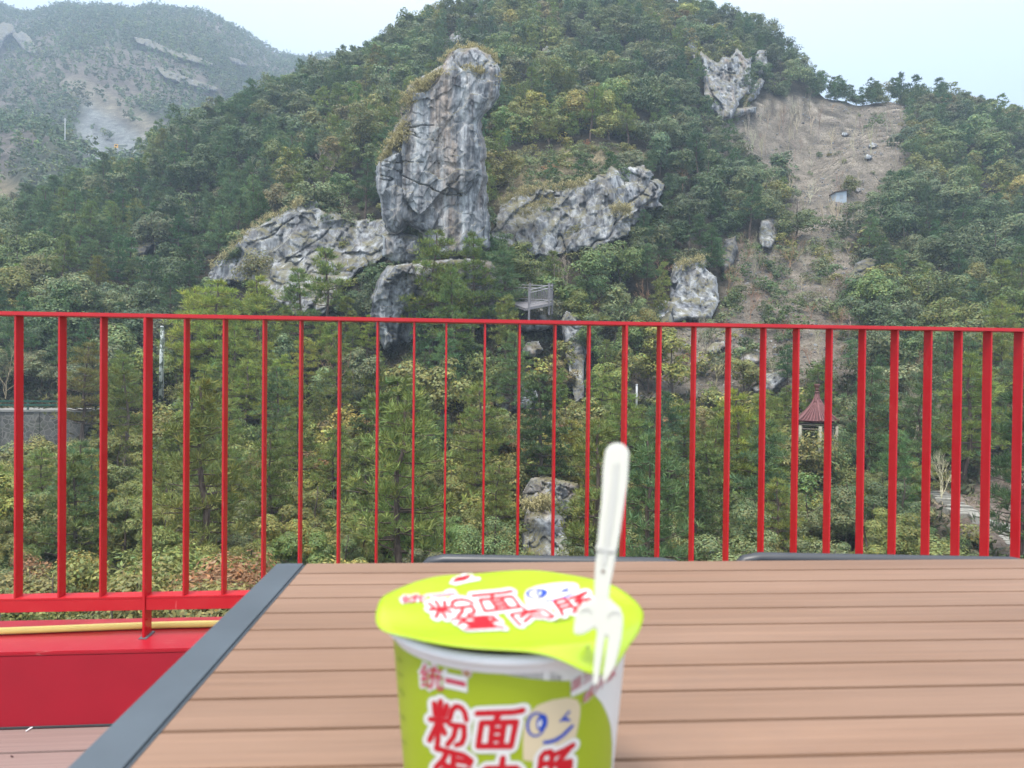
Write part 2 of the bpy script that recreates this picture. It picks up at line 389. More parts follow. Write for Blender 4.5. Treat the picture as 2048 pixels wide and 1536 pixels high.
def zone(x, y, poly): return inpoly(x + 30 * fbm(np.asarray(x) / 45, np.asarray(y) / 45, seed=301, o=3), y + 16 * fbm(np.asarray(x) / 35, np.asarray(y) / 35, seed=302, o=3), poly)
BARE = [(1425, 235), (1500, 205), (1640, 203), (1800, 205), (1812, 330), (1775, 430), (1715, 480), (1640, 490), (1590, 470), (1575, 400), (1510, 335), (1460, 280)]
SCREE = [(1440, 480), (1600, 490), (1700, 480), (1760, 560), (1720, 640), (1740, 720), (1640, 800), (1560, 790), (1265, 790), (1285, 690), (1320, 650), (1440, 640)]
PATHZ = [(1850, 985), (1930, 985), (2060, 905), (2300, 900), (2300, 1160), (2040, 1125), (1960, 1080), (1880, 1020)]
QUARRY = [(165, 200), (230, 235), (300, 290), (300, 330), (210, 340), (150, 300)]
TERRACE = [(110, 150), (170, 155), (260, 210), (330, 260), (300, 300), (230, 250), (160, 200)]
GRASSY = [(1000, 345), (1060, 310), (1180, 285), (1300, 300), (1290, 345), (1200, 350), (1050, 400), (1000, 430)]
TERR_L = [(-200, 330), (-10, 345), (40, 375), (50, 440), (20, 470), (-200, 470)]
_py = PYG
col = np.empty(G.shape); col[:] = (.060, .052, .036)
_far = _dd > 178
col[_far] = (.085, .095, .065)
q = fbm(G[..., 0] / 60, G[..., 1] / 60, seed=40, o=4)
col[_far & (q > .30)] = (.165, .145, .125)
for poly, c in ((SCREE, (.25, .215, .175)), (BARE, (.255, .220, .178)), (PATHZ, (.25, .20, .165)), (GRASSY, (.25, .21, .13))):
    col[zone(_px, _py, poly) & ~_far] = c
for poly, c in ((TERRACE, (.20, .18, .14)), (QUARRY, (.22, .235, .235)), (TERR_L, (.24, .2, .13))):
    col[inpoly(_px, _py, poly) & (_dd > 150)] = c
_sz = (inpoly(_px, _py, TERRACE) | inpoly(_px, _py, QUARRY)) & (_dd > 150)
col[_sz] *= (1 + .45 * np.sin(2 * math.pi * (G[..., 2] + .45 * G[..., 0] + 3 * fbm(G[..., 0] / 20, G[..., 1] / 20, seed=8)) / 11) + .3 * fbm(G[..., 0] / 6, G[..., 1] / 6, seed=18))[_sz][:, None]
_p = np.pad(col, ((1, 1), (1, 1), (0, 0)), 'edge')
col = sum(_p[a:a + col.shape[0], b:b + col.shape[1]] for a in range(3) for b in range(3)) / 9
col *= (1 + .22 * fbm(G[..., 0] / 3, G[..., 1] / 3, G[..., 2] / 1.2, seed=9, o=3))[..., None]
# narrow cattle-track terraces across the cleared slope
_bz = zone(_px, _py, BARE) & ~_far
stm = np.clip(.45 + .9 * vn(G[..., 0] / 9, G[..., 1] / 9, seed=33), 0, 1)
st = stm * np.sin((G[..., 2] + .9 * vn(G[..., 0] / 6, G[..., 1] / 6, seed=3)) * 2 * math.pi / 1.5)
col[_bz] *= (1 + .6 * st[_bz])[:, None]; G[..., 2][_bz] += .28 * st[_bz]
ni, nj = G.shape[:2]
idx = np.arange(ni * nj).reshape(ni, nj)
fq = np.stack([idx[:-1, :-1], idx[1:, :-1], idx[1:, 1:], idx[:-1, 1:]], -1).reshape(-1, 4)
tag(link('hillside', np_mesh('hillside', G.reshape(-1, 3), fq, col.reshape(-1, 3)), SOIL, smooth=True), kind='structure')

# ------------------------------------------------------------------ rocks
ROCKS = []            # outlines, for keeping trees off them
def facets(px, py, cell, seed, an=1.0, ang=0.0):
    """broken-rock relief: every cell of a jittered mosaic is a tilted plane; returns offset and distance to the crack"""
    c, s = math.cos(ang), math.sin(ang)
    x = (px * c + py * s) / cell; y = (-px * s + py * c) / (cell * an)
    x = x + .25 * vn(x * 1.7, y * 1.7, seed=seed + 7); y = y + .25 * vn(x * 1.7, y * 1.7, seed=seed + 8)
    ix, iy = np.floor(x).astype(np.int64), np.floor(y).astype(np.int64)
    f1 = np.full(px.shape, 9.); f2 = np.full(px.shape, 9.); off = np.zeros(px.shape)
    for a in (-1, 0, 1):
        for b in (-1, 0, 1):
            jx, jy = ix + a, iy + b; z0 = np.zeros_like(jx)
            sx = jx + .15 + .7 * _h(jx, jy, z0, seed); sy = jy + .15 + .7 * _h(jx, jy, z0, seed + 1)
            d = np.hypot(x - sx, y - sy)
            o = (_h(jx, jy, z0, seed + 2) - .5) * 1.2 + (x - sx) * (_h(jx, jy, z0, seed + 3) - .5) * 1.5 + (y - sy) * (_h(jx, jy, z0, seed + 4) - .35) * 1.3
            n = d < f1
            f2 = np.where(n, f1, np.minimum(f2, d)); off = np.where(n, o, off); f1 = np.where(n, d, f1)
    return off, f2 - f1
def rock(poly, label, mat=None, D=None, T=1.5, edge=26, step=2.0, seed=0, cell=46, an=1.7, ang=.25, steep=.5, rel=1.0, keep=True, lead=0.0, name='rock_outcrop', back=None, cat='rock', lift=0.0, fac=1.0, flu=1.0, rag=0.0):
    a = np.array(poly, float); x0, y0 = a.min(0) - 4; x1, y1 = a.max(0) + 4
    X, Y = np.meshgrid(np.arange(x0, x1, step), np.arange(y0, y1, step), indexing='ij')
    wob = .07 * edge + rag
    Xw = X + wob * fbm(X / 18, Y / 18, seed=seed + 50); Yw = Y + wob * fbm(X / 18, Y / 18, seed=seed + 60)
    ins = inpoly(Xw, Yw, poly); dist = polydist(Xw, Yw, poly)
    if D is None:
        nx_, ny_ = max(3, int((x1 - x0) / 9)), max(3, int((y1 - y0) / 9))
        gx, gy = np.meshgrid(np.linspace(x0, x1, nx_), np.linspace(y0, y1, ny_), indexing='ij')
        H = hit(gx, gy)
        H = np.minimum(H, np.median(H) * 1.3); _q = np.pad(H, 1, 'edge'); Hm = np.min([_q[a_:a_ + nx_, b_:b_ + ny_] for a_ in range(3) for b_ in range(3)], 0); _q = np.pad(Hm, 1, 'edge'); H = np.mean([_q[a_:a_ + nx_, b_:b_ + ny_] for a_ in range(3) for b_ in range(3)], 0)
        def bil(px, py):
            fi = np.clip((px - x0) / (x1 - x0) * (nx_ - 1), 0, nx_ - 1.001); fj = np.clip((py - y0) / (y1 - y0) * (ny_ - 1), 0, ny_ - 1.001)
            i, j = fi.astype(int), fj.astype(int); u, v = fi - i, fj - j
            return (H[i, j] * (1 - u) + H[i + 1, j] * u) * (1 - v) + (H[i, j + 1] * (1 - u) + H[i + 1, j + 1] * u) * v
        Dh = bil(X, Y); m = Dh[ins].mean(); base = steep * m + (1 - steep) * Dh
        fr = np.minimum(base, Dh); bk = np.maximum(base, Dh) + 1.2
    else:
        fr = np.full(X.shape, float(D)) ; bk = fr.copy(); m = D
        fr = fr + (Y - y1) * lift; bk = bk + (Y - y1) * lift
    t = np.clip(dist / edge, 0, 1); pr = np.sqrt(np.clip(1 - (1 - t) ** 2, 0, 1))
    mpp = m / F
    if keep: ROCKS.append((poly, m))
    o1, c1 = facets(X, Y, cell, seed + 100, an, ang); o2, c2 = facets(X, Y, cell * .38, seed + 200, an * .8, ang + .5); o3, c3 = facets(X, Y, cell * .15, seed + 300, 1.3, ang - .4)
    ca, sa = math.cos(ang), math.sin(ang); u = (X * ca + Y * sa) / cell; v = (-X * sa + Y * ca) / cell
    wu = u + .15 * fbm(u * 1.3, v * 1.3, seed=seed + 20, o=3)
    flutes = np.abs(fbm(wu * 2.6, v * .3, seed=seed + 21, o=5)); fine = fbm(wu * 7, v * 4.5, seed=seed + 22, o=5)
    nc = fbm(wu * 1.0, v * .75, seed=seed + 23, o=4); crack = np.exp(-(nc / .030) ** 2) * np.clip(fbm(u * .8, v * .8, seed=seed + 24, o=2) * 3 + .4, 0, 1)
    n2c = fbm(u * .55 + 9, v * 2.2, seed=seed + 25, o=4); crack2 = np.exp(-(n2c / .022) ** 2) * np.clip(fbm(u * .9, v * .9, seed=seed + 26, o=2) * 3, 0, 1)
    relief = cell * mpp * rel * (fac * (.36 * o1 + .14 * o2 + .07 * o3) + .06 * flu * flutes + .045 * fine + .22 * crack + .18 * crack2)
    front = fr - (lead + T) * pr + relief * np.clip(t * 1.7, 0, 1)
    rear = bk + (T if back is None else back) * pr
    cells = ins[:-1, :-1] & ins[1:, :-1] & ins[1:, 1:] & ins[:-1, 1:]
    n = X.size; id0 = np.arange(n).reshape(X.shape)
    f = np.stack([id0[:-1, :-1], id0[:-1, 1:], id0[1:, 1:], id0[1:, :-1]], -1)[cells]
    # open edges of the sheet, joined front to rear
    e = np.concatenate([f[:, [0, 1]], f[:, [1, 2]], f[:, [2, 3]], f[:, [3, 0]]])
    key = np.sort(e, 1); _, inv, cnt = np.unique(key[:, 0].astype(np.int64) * (n + 1) + key[:, 1], return_inverse=True, return_counts=True)
    eb = e[cnt[inv.ravel()] == 1]
    V = np.concatenate([P(X, Y, front).reshape(-1, 3), P(X, Y, rear).reshape(-1, 3)])
    fb = f[:, ::-1] + n
    side = np.stack([eb[:, 1], eb[:, 0], eb[:, 0] + n, eb[:, 1] + n], -1)
    f = np.concatenate([f, fb, side]); used, newf = np.unique(f, return_inverse=True)
    o = link(name, np_mesh(name, V[used], newf.reshape(f.shape)), mat or ROCK)
    return tag(o, label, cat)

PILLAR = [(904, 101), (940, 91), (952, 95), (977, 107), (997, 124), (1003, 158), (997, 197), (983, 217), (962, 242), (967, 267), (975, 292), (973, 325), (977, 354), (974, 385), (979, 437), (982, 500), (940, 520), (880, 520), (852, 490), (845, 470), (815, 455), (800, 470), (783, 471), (769, 458), (758, 408), (753, 375), (752, 333), (757, 316), (776, 283), (796, 246), (808, 227), (809, 198), (818, 168), (844, 153), (867, 141), (884, 124)]
rock(PILLAR, 'tall leaning grey rock pillar standing free on the hillside with tufts along its top', D=74, T=3.2, edge=22, step=1.5, seed=3, cell=100, an=1.9, ang=.2, rel=.7, fac=.75, flu=.3, rag=1.5, name='rock_pillar', cat='rock pillar')
rock([(764, 470), (800, 462), (838, 470), (850, 500), (845, 530), (800, 535), (765, 515)], 'rounded grey boulder wedged under the left foot of the rock pillar', D=74.5, T=2.2, edge=36, seed=8, cell=34, lead=.8)
rock([(738, 600), (752, 560), (775, 530), (830, 522), (900, 515), (985, 520), (1010, 560), (1000, 640), (900, 690), (800, 712), (762, 700), (735, 650)], 'broken grey ledge of rock below the foot of the pillar', D=71, T=2.5, edge=40, seed=12, cell=44, lift=.008, keep=False)
rock([(738, 640), (746, 590), (762, 556), (790, 530), (826, 524), (838, 560), (826, 600), (800, 640), (796, 690), (770, 706), (756, 680)], 'jagged grey rock buttress left of the pines below the pillar foot', D=67.5, T=1.6, edge=14, seed=14, cell=50, an=1.6, lift=.010, fac=1.2)
rock([(408, 563), (421, 537), (458, 504), (496, 462), (533, 437), (583, 420), (604, 402), (629, 401), (642, 417), (700, 440), (775, 436), (790, 480), (760, 520), (700, 560), (640, 640), (570, 628), (540, 600), (500, 565), (450, 572)], 'pale blue-grey slab cliff left of the rock pillar with dark vertical stains', ROCK_B, T=.9, edge=10, seed=21, rag=5, cell=120, an=.6, ang=-.6, rel=.7, steep=.65, lead=.5, name='rock_cliff', cat='cliff')
rock([(981, 446), (1004, 408), (1033, 387), (1075, 374), (1142, 372), (1179, 356), (1217, 336), (1283, 328), (1304, 356), (1331, 375), (1325, 412), (1290, 425), (1254, 471), (1212, 496), (1179, 498), (1117, 514), (1046, 512), (1012, 494), (985, 479)], 'wide streaked grey cliff just right of the rock pillar below brown grass', ROCK_B, T=.9, edge=10, seed=31, rag=6, cell=105, an=2.0, ang=.35, rel=1.0, steep=.6, lead=1.4, name='rock_cliff', cat='cliff')
rock([(1340, 600), (1338, 560), (1348, 524), (1390, 512), (1415, 516), (1412, 537), (1435, 554), (1440, 604), (1424, 640), (1373, 640), (1345, 650), (1312, 640), (1318, 600)], 'blocky blue-grey crag standing above the brown scree right of centre', ROCK_B, T=1.0, edge=12, seed=41, cell=52, an=2.2, lead=.6)
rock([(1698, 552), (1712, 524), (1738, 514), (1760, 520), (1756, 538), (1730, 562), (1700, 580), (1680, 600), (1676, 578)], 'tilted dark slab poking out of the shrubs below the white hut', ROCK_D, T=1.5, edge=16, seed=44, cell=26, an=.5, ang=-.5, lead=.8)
rock([(1515, 470), (1522, 440), (1545, 432), (1557, 440), (1554, 475), (1540, 500), (1520, 495)], 'narrow brownish rock face under the tree-covered spur beside the bare slope', ROCK, T=.8, edge=8, seed=46, cell=26, an=2.2, lead=.8)
rock([(1436, 520), (1450, 478), (1472, 470), (1478, 500), (1462, 540), (1444, 548)], 'thin dark grey rib of rock left of the scree gully', ROCK_D, T=1.3, edge=14, seed=47, cell=24, an=2.2, lead=1.0)
rock([(1398, 110), (1404, 98), (1420, 112), (1434, 124), (1448, 108), (1458, 116), (1470, 97), (1486, 102), (1492, 114), (1504, 112), (1506, 158), (1500, 190), (1478, 205), (1470, 236), (1440, 242), (1424, 215), (1412, 170)], 'high grey crag breaking through the trees just above the bare slope', ROCK, T=2.0, edge=9, rag=3, seed=51, cell=36, an=2.6, ang=-.2, lead=2.2, rel=1.3, name='rock_cliff', cat='cliff')
rock([(1508, 112), (1517, 98), (1534, 100), (1537, 130), (1527, 152), (1512, 150)], 'narrow pale crag at the right end of the high crags under skyline pines', ROCK_B, T=1.2, edge=7, seed=58, cell=30, an=2.4, lead=1.4, name='rock_cliff', cat='cliff')
rock([(1404, 150), (1416, 140), (1424, 180), (1436, 214), (1420, 224), (1408, 190)], 'dark narrow crag at the lower left foot of the high crags', ROCK, T=1.2, edge=7, seed=151, cell=26, an=2.4, lead=3.4, rag=2, name='rock_cliff', cat='cliff', keep=False)
rock([(1505, 172), (1520, 152), (1531, 160), (1522, 186), (1500, 208), (1490, 202)], 'small slanting crag under the pines right of the high crags', ROCK_B, T=1.2, edge=7, seed=152, cell=26, an=2.0, lead=1.4, rag=2, name='rock_cliff', cat='cliff')
rock([(1366, 86), (1372, 66), (1382, 72), (1398, 100), (1402, 132), (1396, 150), (1384, 116)], 'slim pale rock streak among trees left of the high crags', ROCK, T=1.8, edge=9, seed=59, cell=22, an=2.4, lead=2.2)
rock([(1440, 232), (1470, 215), (1515, 212), (1512, 226), (1470, 238)], 'low pale rock band at the top left corner of the bare slope', ROCK, T=1.2, edge=10, seed=53, cell=22, lead=1.5)
rock([(893, 92), (898, 70), (915, 58), (932, 70), (938, 92)], 'small pale rock face showing right behind the tip of the pillar', ROCK, T=1.6, edge=14, seed=55, cell=20, lead=2.0)
rock([(1082, 130), (1084, 98), (1094, 88), (1102, 100), (1100, 128), (1092, 138)], 'small grey rock sliver among the trees upslope right of the pillar', ROCK, T=1.4, edge=10, seed=57, cell=18, lead=2.0)
rock([(1046, 1120), (1042, 1068), (1048, 1030), (1044, 985), (1060, 955), (1090, 950), (1120, 958), (1157, 966), (1160, 1000), (1142, 1036), (1130, 1060), (1152, 1092), (1140, 1122)], 'cracked pale grey rock wall low down behind the fork handle', ROCK, T=.8, edge=12, seed=61, cell=46, rel=1.0, an=1.3, lead=.5, steep=.8, name='rock_cliff', cat='cliff')
rock([(1120, 640), (1132, 620), (1155, 632), (1172, 650), (1176, 700), (1168, 730), (1170, 800), (1150, 812), (1142, 770), (1130, 710)], 'upright pale rock below the wooden lookout fence', ROCK_B, T=1.0, edge=10, seed=64, cell=36, an=2, lead=.6, steep=.7)
rock([(1030, 650), (1052, 625), (1085, 612), (1112, 622), (1125, 645), (1095, 660), (1050, 665)], 'rounded mossy rock carrying the wooden lookout fence', ROCK, T=1.8, edge=22, seed=66, cell=30, lead=.7)
rock([(1040, 706), (1052, 684), (1078, 680), (1088, 700), (1070, 718)], 'wedge of grey rock with a dark underside left of the upright pale rock', ROCK, T=1.2, edge=14, seed=68, cell=24, lead=.8)
rock([(990, 810), (994, 770), (1030, 758), (1070, 768), (1080, 800), (1060, 828), (1010, 828)], 'grey rock face between bushes in the middle of the lower slope', ROCK, T=1.2, edge=20, seed=70, cell=32, lead=.6)
rock([(1386, 1112), (1392, 1076), (1412, 1058), (1440, 1056), (1448, 1085), (1440, 1116)], 'smooth grey boulder above the table edge between twigs', ROCK_B, T=.8, edge=12, seed=72, cell=36, lead=.8, rel=.6)
rock([(1566, 1112), (1580, 1060), (1602, 1040), (1618, 1052), (1618, 1112)], 'upright grey rock low down below the pavilion', ROCK_B, T=.7, edge=9, seed=74, cell=30, lead=.8)
rock([(1476, 728), (1482, 706), (1508, 696), (1526, 704), (1522, 724), (1500, 734)], 'flat grey rock lying in the brown scree above the pavilion', ROCK, T=1.0, edge=12, seed=76, cell=22, lead=.8)
rock([(1500, 775), (1525, 748), (1560, 740), (1580, 752), (1545, 782), (1515, 790)], 'pale rubble of rock at the foot of the scree left of the pavilion roof', ROCK, T=.8, edge=12, seed=77, cell=16, lead=.6, rel=1.4)
rock([(1408, 700), (1425, 684), (1450, 680), (1452, 694), (1425, 712)], 'thin grey rock ledge at the left side of the scree', ROCK, T=.8, edge=10, seed=78, cell=18, lead=.6)
rock([(1748, 752), (1756, 728), (1776, 722), (1786, 738), (1776, 760)], 'dark rock among shrubs to the right above the pavilion', ROCK_D, T=1.0, edge=12, seed=79, cell=20, lead=.8)
rock([(233, 512), (262, 492), (300, 476), (338, 468), (336, 482), (300, 500), (285, 512), (250, 518)], 'dark bedded rock ledge in the forest on the left', ROCK_D, T=1.5, edge=14, seed=81, cell=26, an=.35, ang=-.45, lead=1.5)
rock([(1300, 690), (1318, 640), (1345, 612), (1352, 650), (1340, 690), (1318, 712)], 'dark rock beside the foot of the blocky crag', ROCK_D, T=1.2, edge=16, seed=83, cell=26, lead=.6)
for i, (x, y, s) in enumerate([(1690, 268, 6), (1745, 290, 7), (1735, 314, 7), (1715, 380, 6), (1660, 305, 4)]):
    rock([(x - s * 1.3, y + s * .4), (x - s, y - s * .5), (x, y - s * .9), (x + s * 1.2, y - s * .4), (x + s * 1.4, y + s * .4), (x, y + s * .8)], ['small pale boulder highest up on the bare slope', 'pale boulder near the right edge of the bare slope, upper of two', 'pale boulder near the right edge of the bare slope, lower of two', 'small pale boulder on the bare slope just above the hut', 'smallest pale boulder, in the middle of the bare slope'][i], ROCK_P, T=.3, edge=s * .9, step=1.2, seed=90 + i, cell=s * 2, lead=.15, rel=.6, keep=False, name='boulder', cat='boulder')
rock([(-60, 130), (-20, 60), (5, 42), (28, 50), (34, 66), (44, 60), (60, 72), (76, 98), (70, 110), (52, 104), (40, 92), (22, 70), (8, 84), (-10, 130)], 'pale cliff high on the far mountain at the left edge', ROCK_F, T=3, edge=8, step=2.0, seed=111, cell=22, lead=3, name='rock_cliff', cat='cliff', keep=False)
for i, (pl_, w_) in enumerate([([(262, 72), (300, 78), (345, 98), (395, 112), (430, 128), (420, 136), (370, 120), (320, 104), (275, 88)], 'long grey rock band under the far ridge'),
        ([(300, 128), (340, 140), (390, 158), (440, 176), (432, 186), (380, 172), (330, 156)], 'grey rock streak on the far mountain, lower than the long band'), ([(455, 112), (480, 118), (500, 130), (488, 136), (462, 126)], 'short pale rock patch near the right end of the far ridge')]):
    rock(pl_, w_, ROCK_F, T=2, edge=6, step=2.0, seed=120 + i, cell=16, lead=3, name='rock_band', cat='rock', keep=False)

# ------------------------------------------------------------------ plants: a few models of each kind, made of leaf-sized faces
def unit(n): 
    v = rng.normal(size=(n, 3)); return v / np.linalg.norm(v, axis=1, keepdims=True)
def nrm(v): return v / (np.linalg.norm(v, axis=-1, keepdims=True) + 1e-9)
def leaves(c, n, L, W, tone):
    """one diamond leaf per centre c, lying roughly square to n"""
    N = len(c); r = unit(N); a = nrm(np.cross(n, r)); b = np.cross(n, a)
    L = L * rng.uniform(.7, 1.3, N)[:, None]; W = W * rng.uniform(.7, 1.3, N)[:, None]
    v = np.stack([c - a * L / 2, c + b * W / 2 - n * W * .18, c + a * L / 2, c - b * W / 2 - n * W * .18], 1).reshape(-1, 3)
    return v, np.arange(4 * N).reshape(-1, 4), np.repeat(tone, 4, 0)
def tones(n, spread=.35, hue=.12):
    t = 1 + spread * (rng.random((n, 1)) * 2 - 1) ** 1
    h = rng.normal(size=(n, 1)) * hue
    return np.concatenate([t * (1 + h), t, t * (1 - h * .8)], 1) * .62       # tints are divided by .62 again
def limb_tree(H, r0, spread, nb, bend=.06, start=.3):
    """tapered trunk with limbs; returns the mesh builder and the limb ends"""
    m = MB(); pts = []; x = y = 0.0; k = 7
    for i in range(k):
        pts.append((x, y, H * i / (k - 1) - (.5 if i == 0 else 0))); x += rng.normal() * bend * H / k * 2; y += rng.normal() * bend * H / k * 2
    m.tube(pts, list(np.linspace(r0, r0 * .22, k)), 7)
    ends = [np.array(pts[-1])]
    for j in range(nb):
        f = start + (1 - start) * (j + rng.random()) / nb * .95
        i = min(int(f * (k - 1)), k - 2); u = f * (k - 1) - i
        p = np.array(pts[i]) * (1 - u) + np.array(pts[i + 1]) * u
        a = j * 2.4 + rng.random(); L = spread * rng.uniform(.6, 1.0) * (1.05 - f * .55)
        q = p + np.array([math.cos(a) * L, math.sin(a) * L, L * rng.uniform(.25, .75)])
        mid = (p + q) / 2 + rng.normal(size=3) * L * .08
        rr = r0 * (1 - f * .78) * .55
        m.tube([p, mid, q], [rr, rr * .7, rr * .3], 5); ends.append(q)
    return m, ends
def broadleaf(H, R, lobes, per, leaf, lobe_r=.36, low=.22, flat=.8, droop=0.0, aspect=.55):
    V, T = [], []
    m, ends = limb_tree(H * .86, .035 * H * .6, R * .8, 7, start=max(low, .2))
    cz = H * (1 + low) / 2; hz_ = H * (1 - low) / 2
    k = 0; cs = []
    subs = [(rng.normal(size=3) * (R * .38, R * .38, hz_ * .30), rng.uniform(.5, .85)) for _ in range(4)]
    while k < lobes:
        d = unit(1)[0]; rad = rng.random() ** .45
        w = 1.0 - .35 * max(0, d[2]) 
        so_, ss_ = subs[k % 4]
        c = np.array([d[0] * R * w, d[1] * R * w, d[2] * hz_ * .92]) * rad * .86 * ss_ + so_
        if c[2] < -.75 * hz_: continue
        cs.append(c + (0, 0, cz)); k += 1
    for c in cs:
        r = R * lobe_r * rng.uniform(.65, 1.25); n = int(per * rng.uniform(.6, 1.3))
        d = unit(n); d[:, 2] = np.abs(d[:, 2]) * np.where(rng.random(n) < .80, 1, -1)
        p = c + d * (r * rng.uniform(.72, 1.08, (n, 1))) * (1, 1, flat)
        nn = nrm(d + unit(n) * .38 + (0, 0, .35 - droop))
        t = tones(n) * rng.uniform(.8, 1.2)
        V.append((p, nn)); T.append(t)
    p = np.concatenate([a for a, b in V]); nn = np.concatenate([b for a, b in V]); t = np.concatenate(T)
    return m, leaves(p, nn, leaf, leaf * aspect, t)
def pine(H, R, nlev, low=.3, tufts=5, L=.30, W=.055, blades=8, bend=.05, flat=True, top=.55):
    m = MB(); k = 9; pts = []; x = y = 0.0
    for i in range(k):
        pts.append(np.array([x, y, H * i / (k - 1) - (.5 if i == 0 else 0)])); x += rng.normal() * bend * H / k * 2; y += rng.normal() * bend * H / k * 2
    m.tube(pts, list(np.linspace(.021 * H, .005 * H, k)), 7)
    cs = []; axs = []
    for lv in range(nlev):
        f = low + (1 - low) * (lv + rng.random() * .7) / nlev
        i = min(int(f * (k - 1)), k - 2); u = f * (k - 1) - i; p = pts[i] * (1 - u) + pts[i + 1] * u
        span = R * (max(1 - ((f - low) / (1 - low)), 0) ** .62 * (1 - top * .35) + .12)
        if (f - low) / (1 - low) < .2: span *= .75
        for b in range(rng.integers(3, 6)):
            a = rng.random() * 6.283; Lb = span * rng.uniform(.55, 1.1)
            q = p + np.array([math.cos(a) * Lb, math.sin(a) * Lb, Lb * rng.uniform(-.05, .30)])
            mid = (p + q) / 2 - (0, 0, Lb * .05)
            m.tube([p, mid, q], [.0075 * H * (1.1 - f), .005 * H * (1.1 - f), .002 * H], 4, caps=False)
            n = max(2, int(tufts * (.5 + Lb / R)))
            s = rng.uniform(.35, 1.05, n)[:, None]
            c = p * (1 - s) + q * s + rng.normal(size=(n, 3)) * (Lb * .20, Lb * .20, .06 if flat else .16) + (0, 0, .08)
            cs.append(c); axs.append(np.repeat(nrm(q - p)[None], n, 0) * .5 + (0, 0, .8))
    c = np.concatenate(cs); ax = np.concatenate(axs); n = len(c)
    tt = tones(n, .30, .10)
    c = np.repeat(c, blades, 0); ax = np.repeat(ax, blades, 0); tt = np.repeat(tt, blades, 0) * rng.uniform(.8, 1.2, (n * blades, 1))
    N = len(c); d = nrm(ax + unit(N) * 1.0); s = nrm(np.cross(d, unit(N)))
    ln = L * rng.uniform(.7, 1.25, N)[:, None]
    v = np.stack([c, c + d * ln * .5 + s * W / 2, c + d * ln, c + d * ln * .5 - s * W / 2], 1).reshape(-1, 3)
    return m, (v, np.arange(4 * N).reshape(-1, 4), np.repeat(tt, 4, 0))
def bare(H, R, depth=5, r0=.05, up=.55, twig=.010):
    m = MB(); tw = MB()
    def grow(p, d, L, r, k):
        q = p + d * L + rng.normal(size=3) * L * .06; mid = (p + q) / 2 + rng.normal(size=3) * L * .05
        (m if k == depth else tw).tube([p, mid, q], [r, r * .85, r * .7], 5 if k > depth - 2 else 3, caps=False)
        if k == 0: return
        for b in range(3 if k < depth else 4):
            f = rng.uniform(.45, 1.0) if b else 1.0
            e = nrm(d + unit(1)[0] * (.75 if b else .35) + np.array([0, 0, up * .5]))
            grow(p + (q - p) * f, e, L * rng.uniform(.55, .8), max(r * .58, twig * .6), k - 1)
    grow(np.array([0, 0, -.3]), np.array([rng.normal() * .1, rng.normal() * .1, 1.0]), H * .36, r0, depth)
    return m, tw
def models(kind, n, fn, mat):
    r = []
    for i in range(n):
        m, lv = fn(i)
        tm = bpy.data.meshes.new('trunk'); tm.from_pydata(m.v, [], m.f); tm.update(); tm.materials.append(BARK)
        if isinstance(lv, MB):
            cm = bpy.data.meshes.new('branches'); cm.from_pydata(lv.v, [], lv.f); cm.update(); cm.materials.append(BARK)
            r.append((tm, cm, None))
        else:
            cm = np_mesh('crown', *lv); cm.materials.append(mat); r.append((tm, cm, None))
    return r
U = lambda a, b: rng.uniform(a, b)
# unit height 1 models are scaled to each plant's height; leaf sizes given for that height
KIND = {
 'broad_near': models('b', 6, lambda i: broadleaf(4.5, U(1.6, 2.2), int(U(26, 40)), 400, (.095, .12, .15, .11, .17, .13)[i], U(.24, .33), .06, aspect=(.5, .55, .38, .6, .34, .5)[i]), LEAF),
 'broad_mid': models('b', 6, lambda i: broadleaf(6.0, U(2.2, 2.9), 28, 170, .27, .36, U(.08, .2)), LEAF),
 'pine_near': models('p', 3, lambda i: pine(7.0, U(1.9, 2.3), 17, .2, 10, .34, .035, 10), NEEDLE),
 'pine_mid': models('p', 5, lambda i: pine(7.5, U(2.0, 2.5), 14, U(.22, .4), 9, .42, .06, 8), NEEDLE),
 'pine_thin': models('p', 3, lambda i: pine(8.0, U(1.6, 2.1), 10, U(.42, .52), 7, .5, .07, 8, bend=.07), NEEDLE),
 'feather': models('f', 1, lambda i: pine(7.0, 2.4, 18, .12, 12, .27, .06, 11, bend=.04), LEAF),
 'shrub': models('s', 5, lambda i: broadleaf(2.2, U(1.1, 1.6), 18, 160, (.09, .125, .16, .11, .14)[i], U(.28, .4), -.1, aspect=(.5, .55, .35, .6, .4)[i]), LEAF),
 'bare': models('d', 4, lambda i: bare(5.0, 2.0), None),
 'sapling': models('d', 3, lambda i: bare(5.0, 1.0, 3, .06, 1.6, .016), None),
 'twiggy': models('d', 3, lambda i: bare(2.2, 1.5, 4, .03, .2, .008), None),
}
HT = dict(broad_near=4.5, broad_mid=6.0, pine_near=7.0, pine_mid=7.5, pine_thin=8.0, feather=7.0, shrub=2.2, bare=5.0, sapling=5.0, twiggy=2.2)
RAD = dict(broad_near=1.9, broad_mid=2.5, pine_near=1.9, pine_mid=2.1, pine_thin=1.7, feather=2.4, shrub=1.3, bare=1.8, sapling=.9, twiggy=1.3)
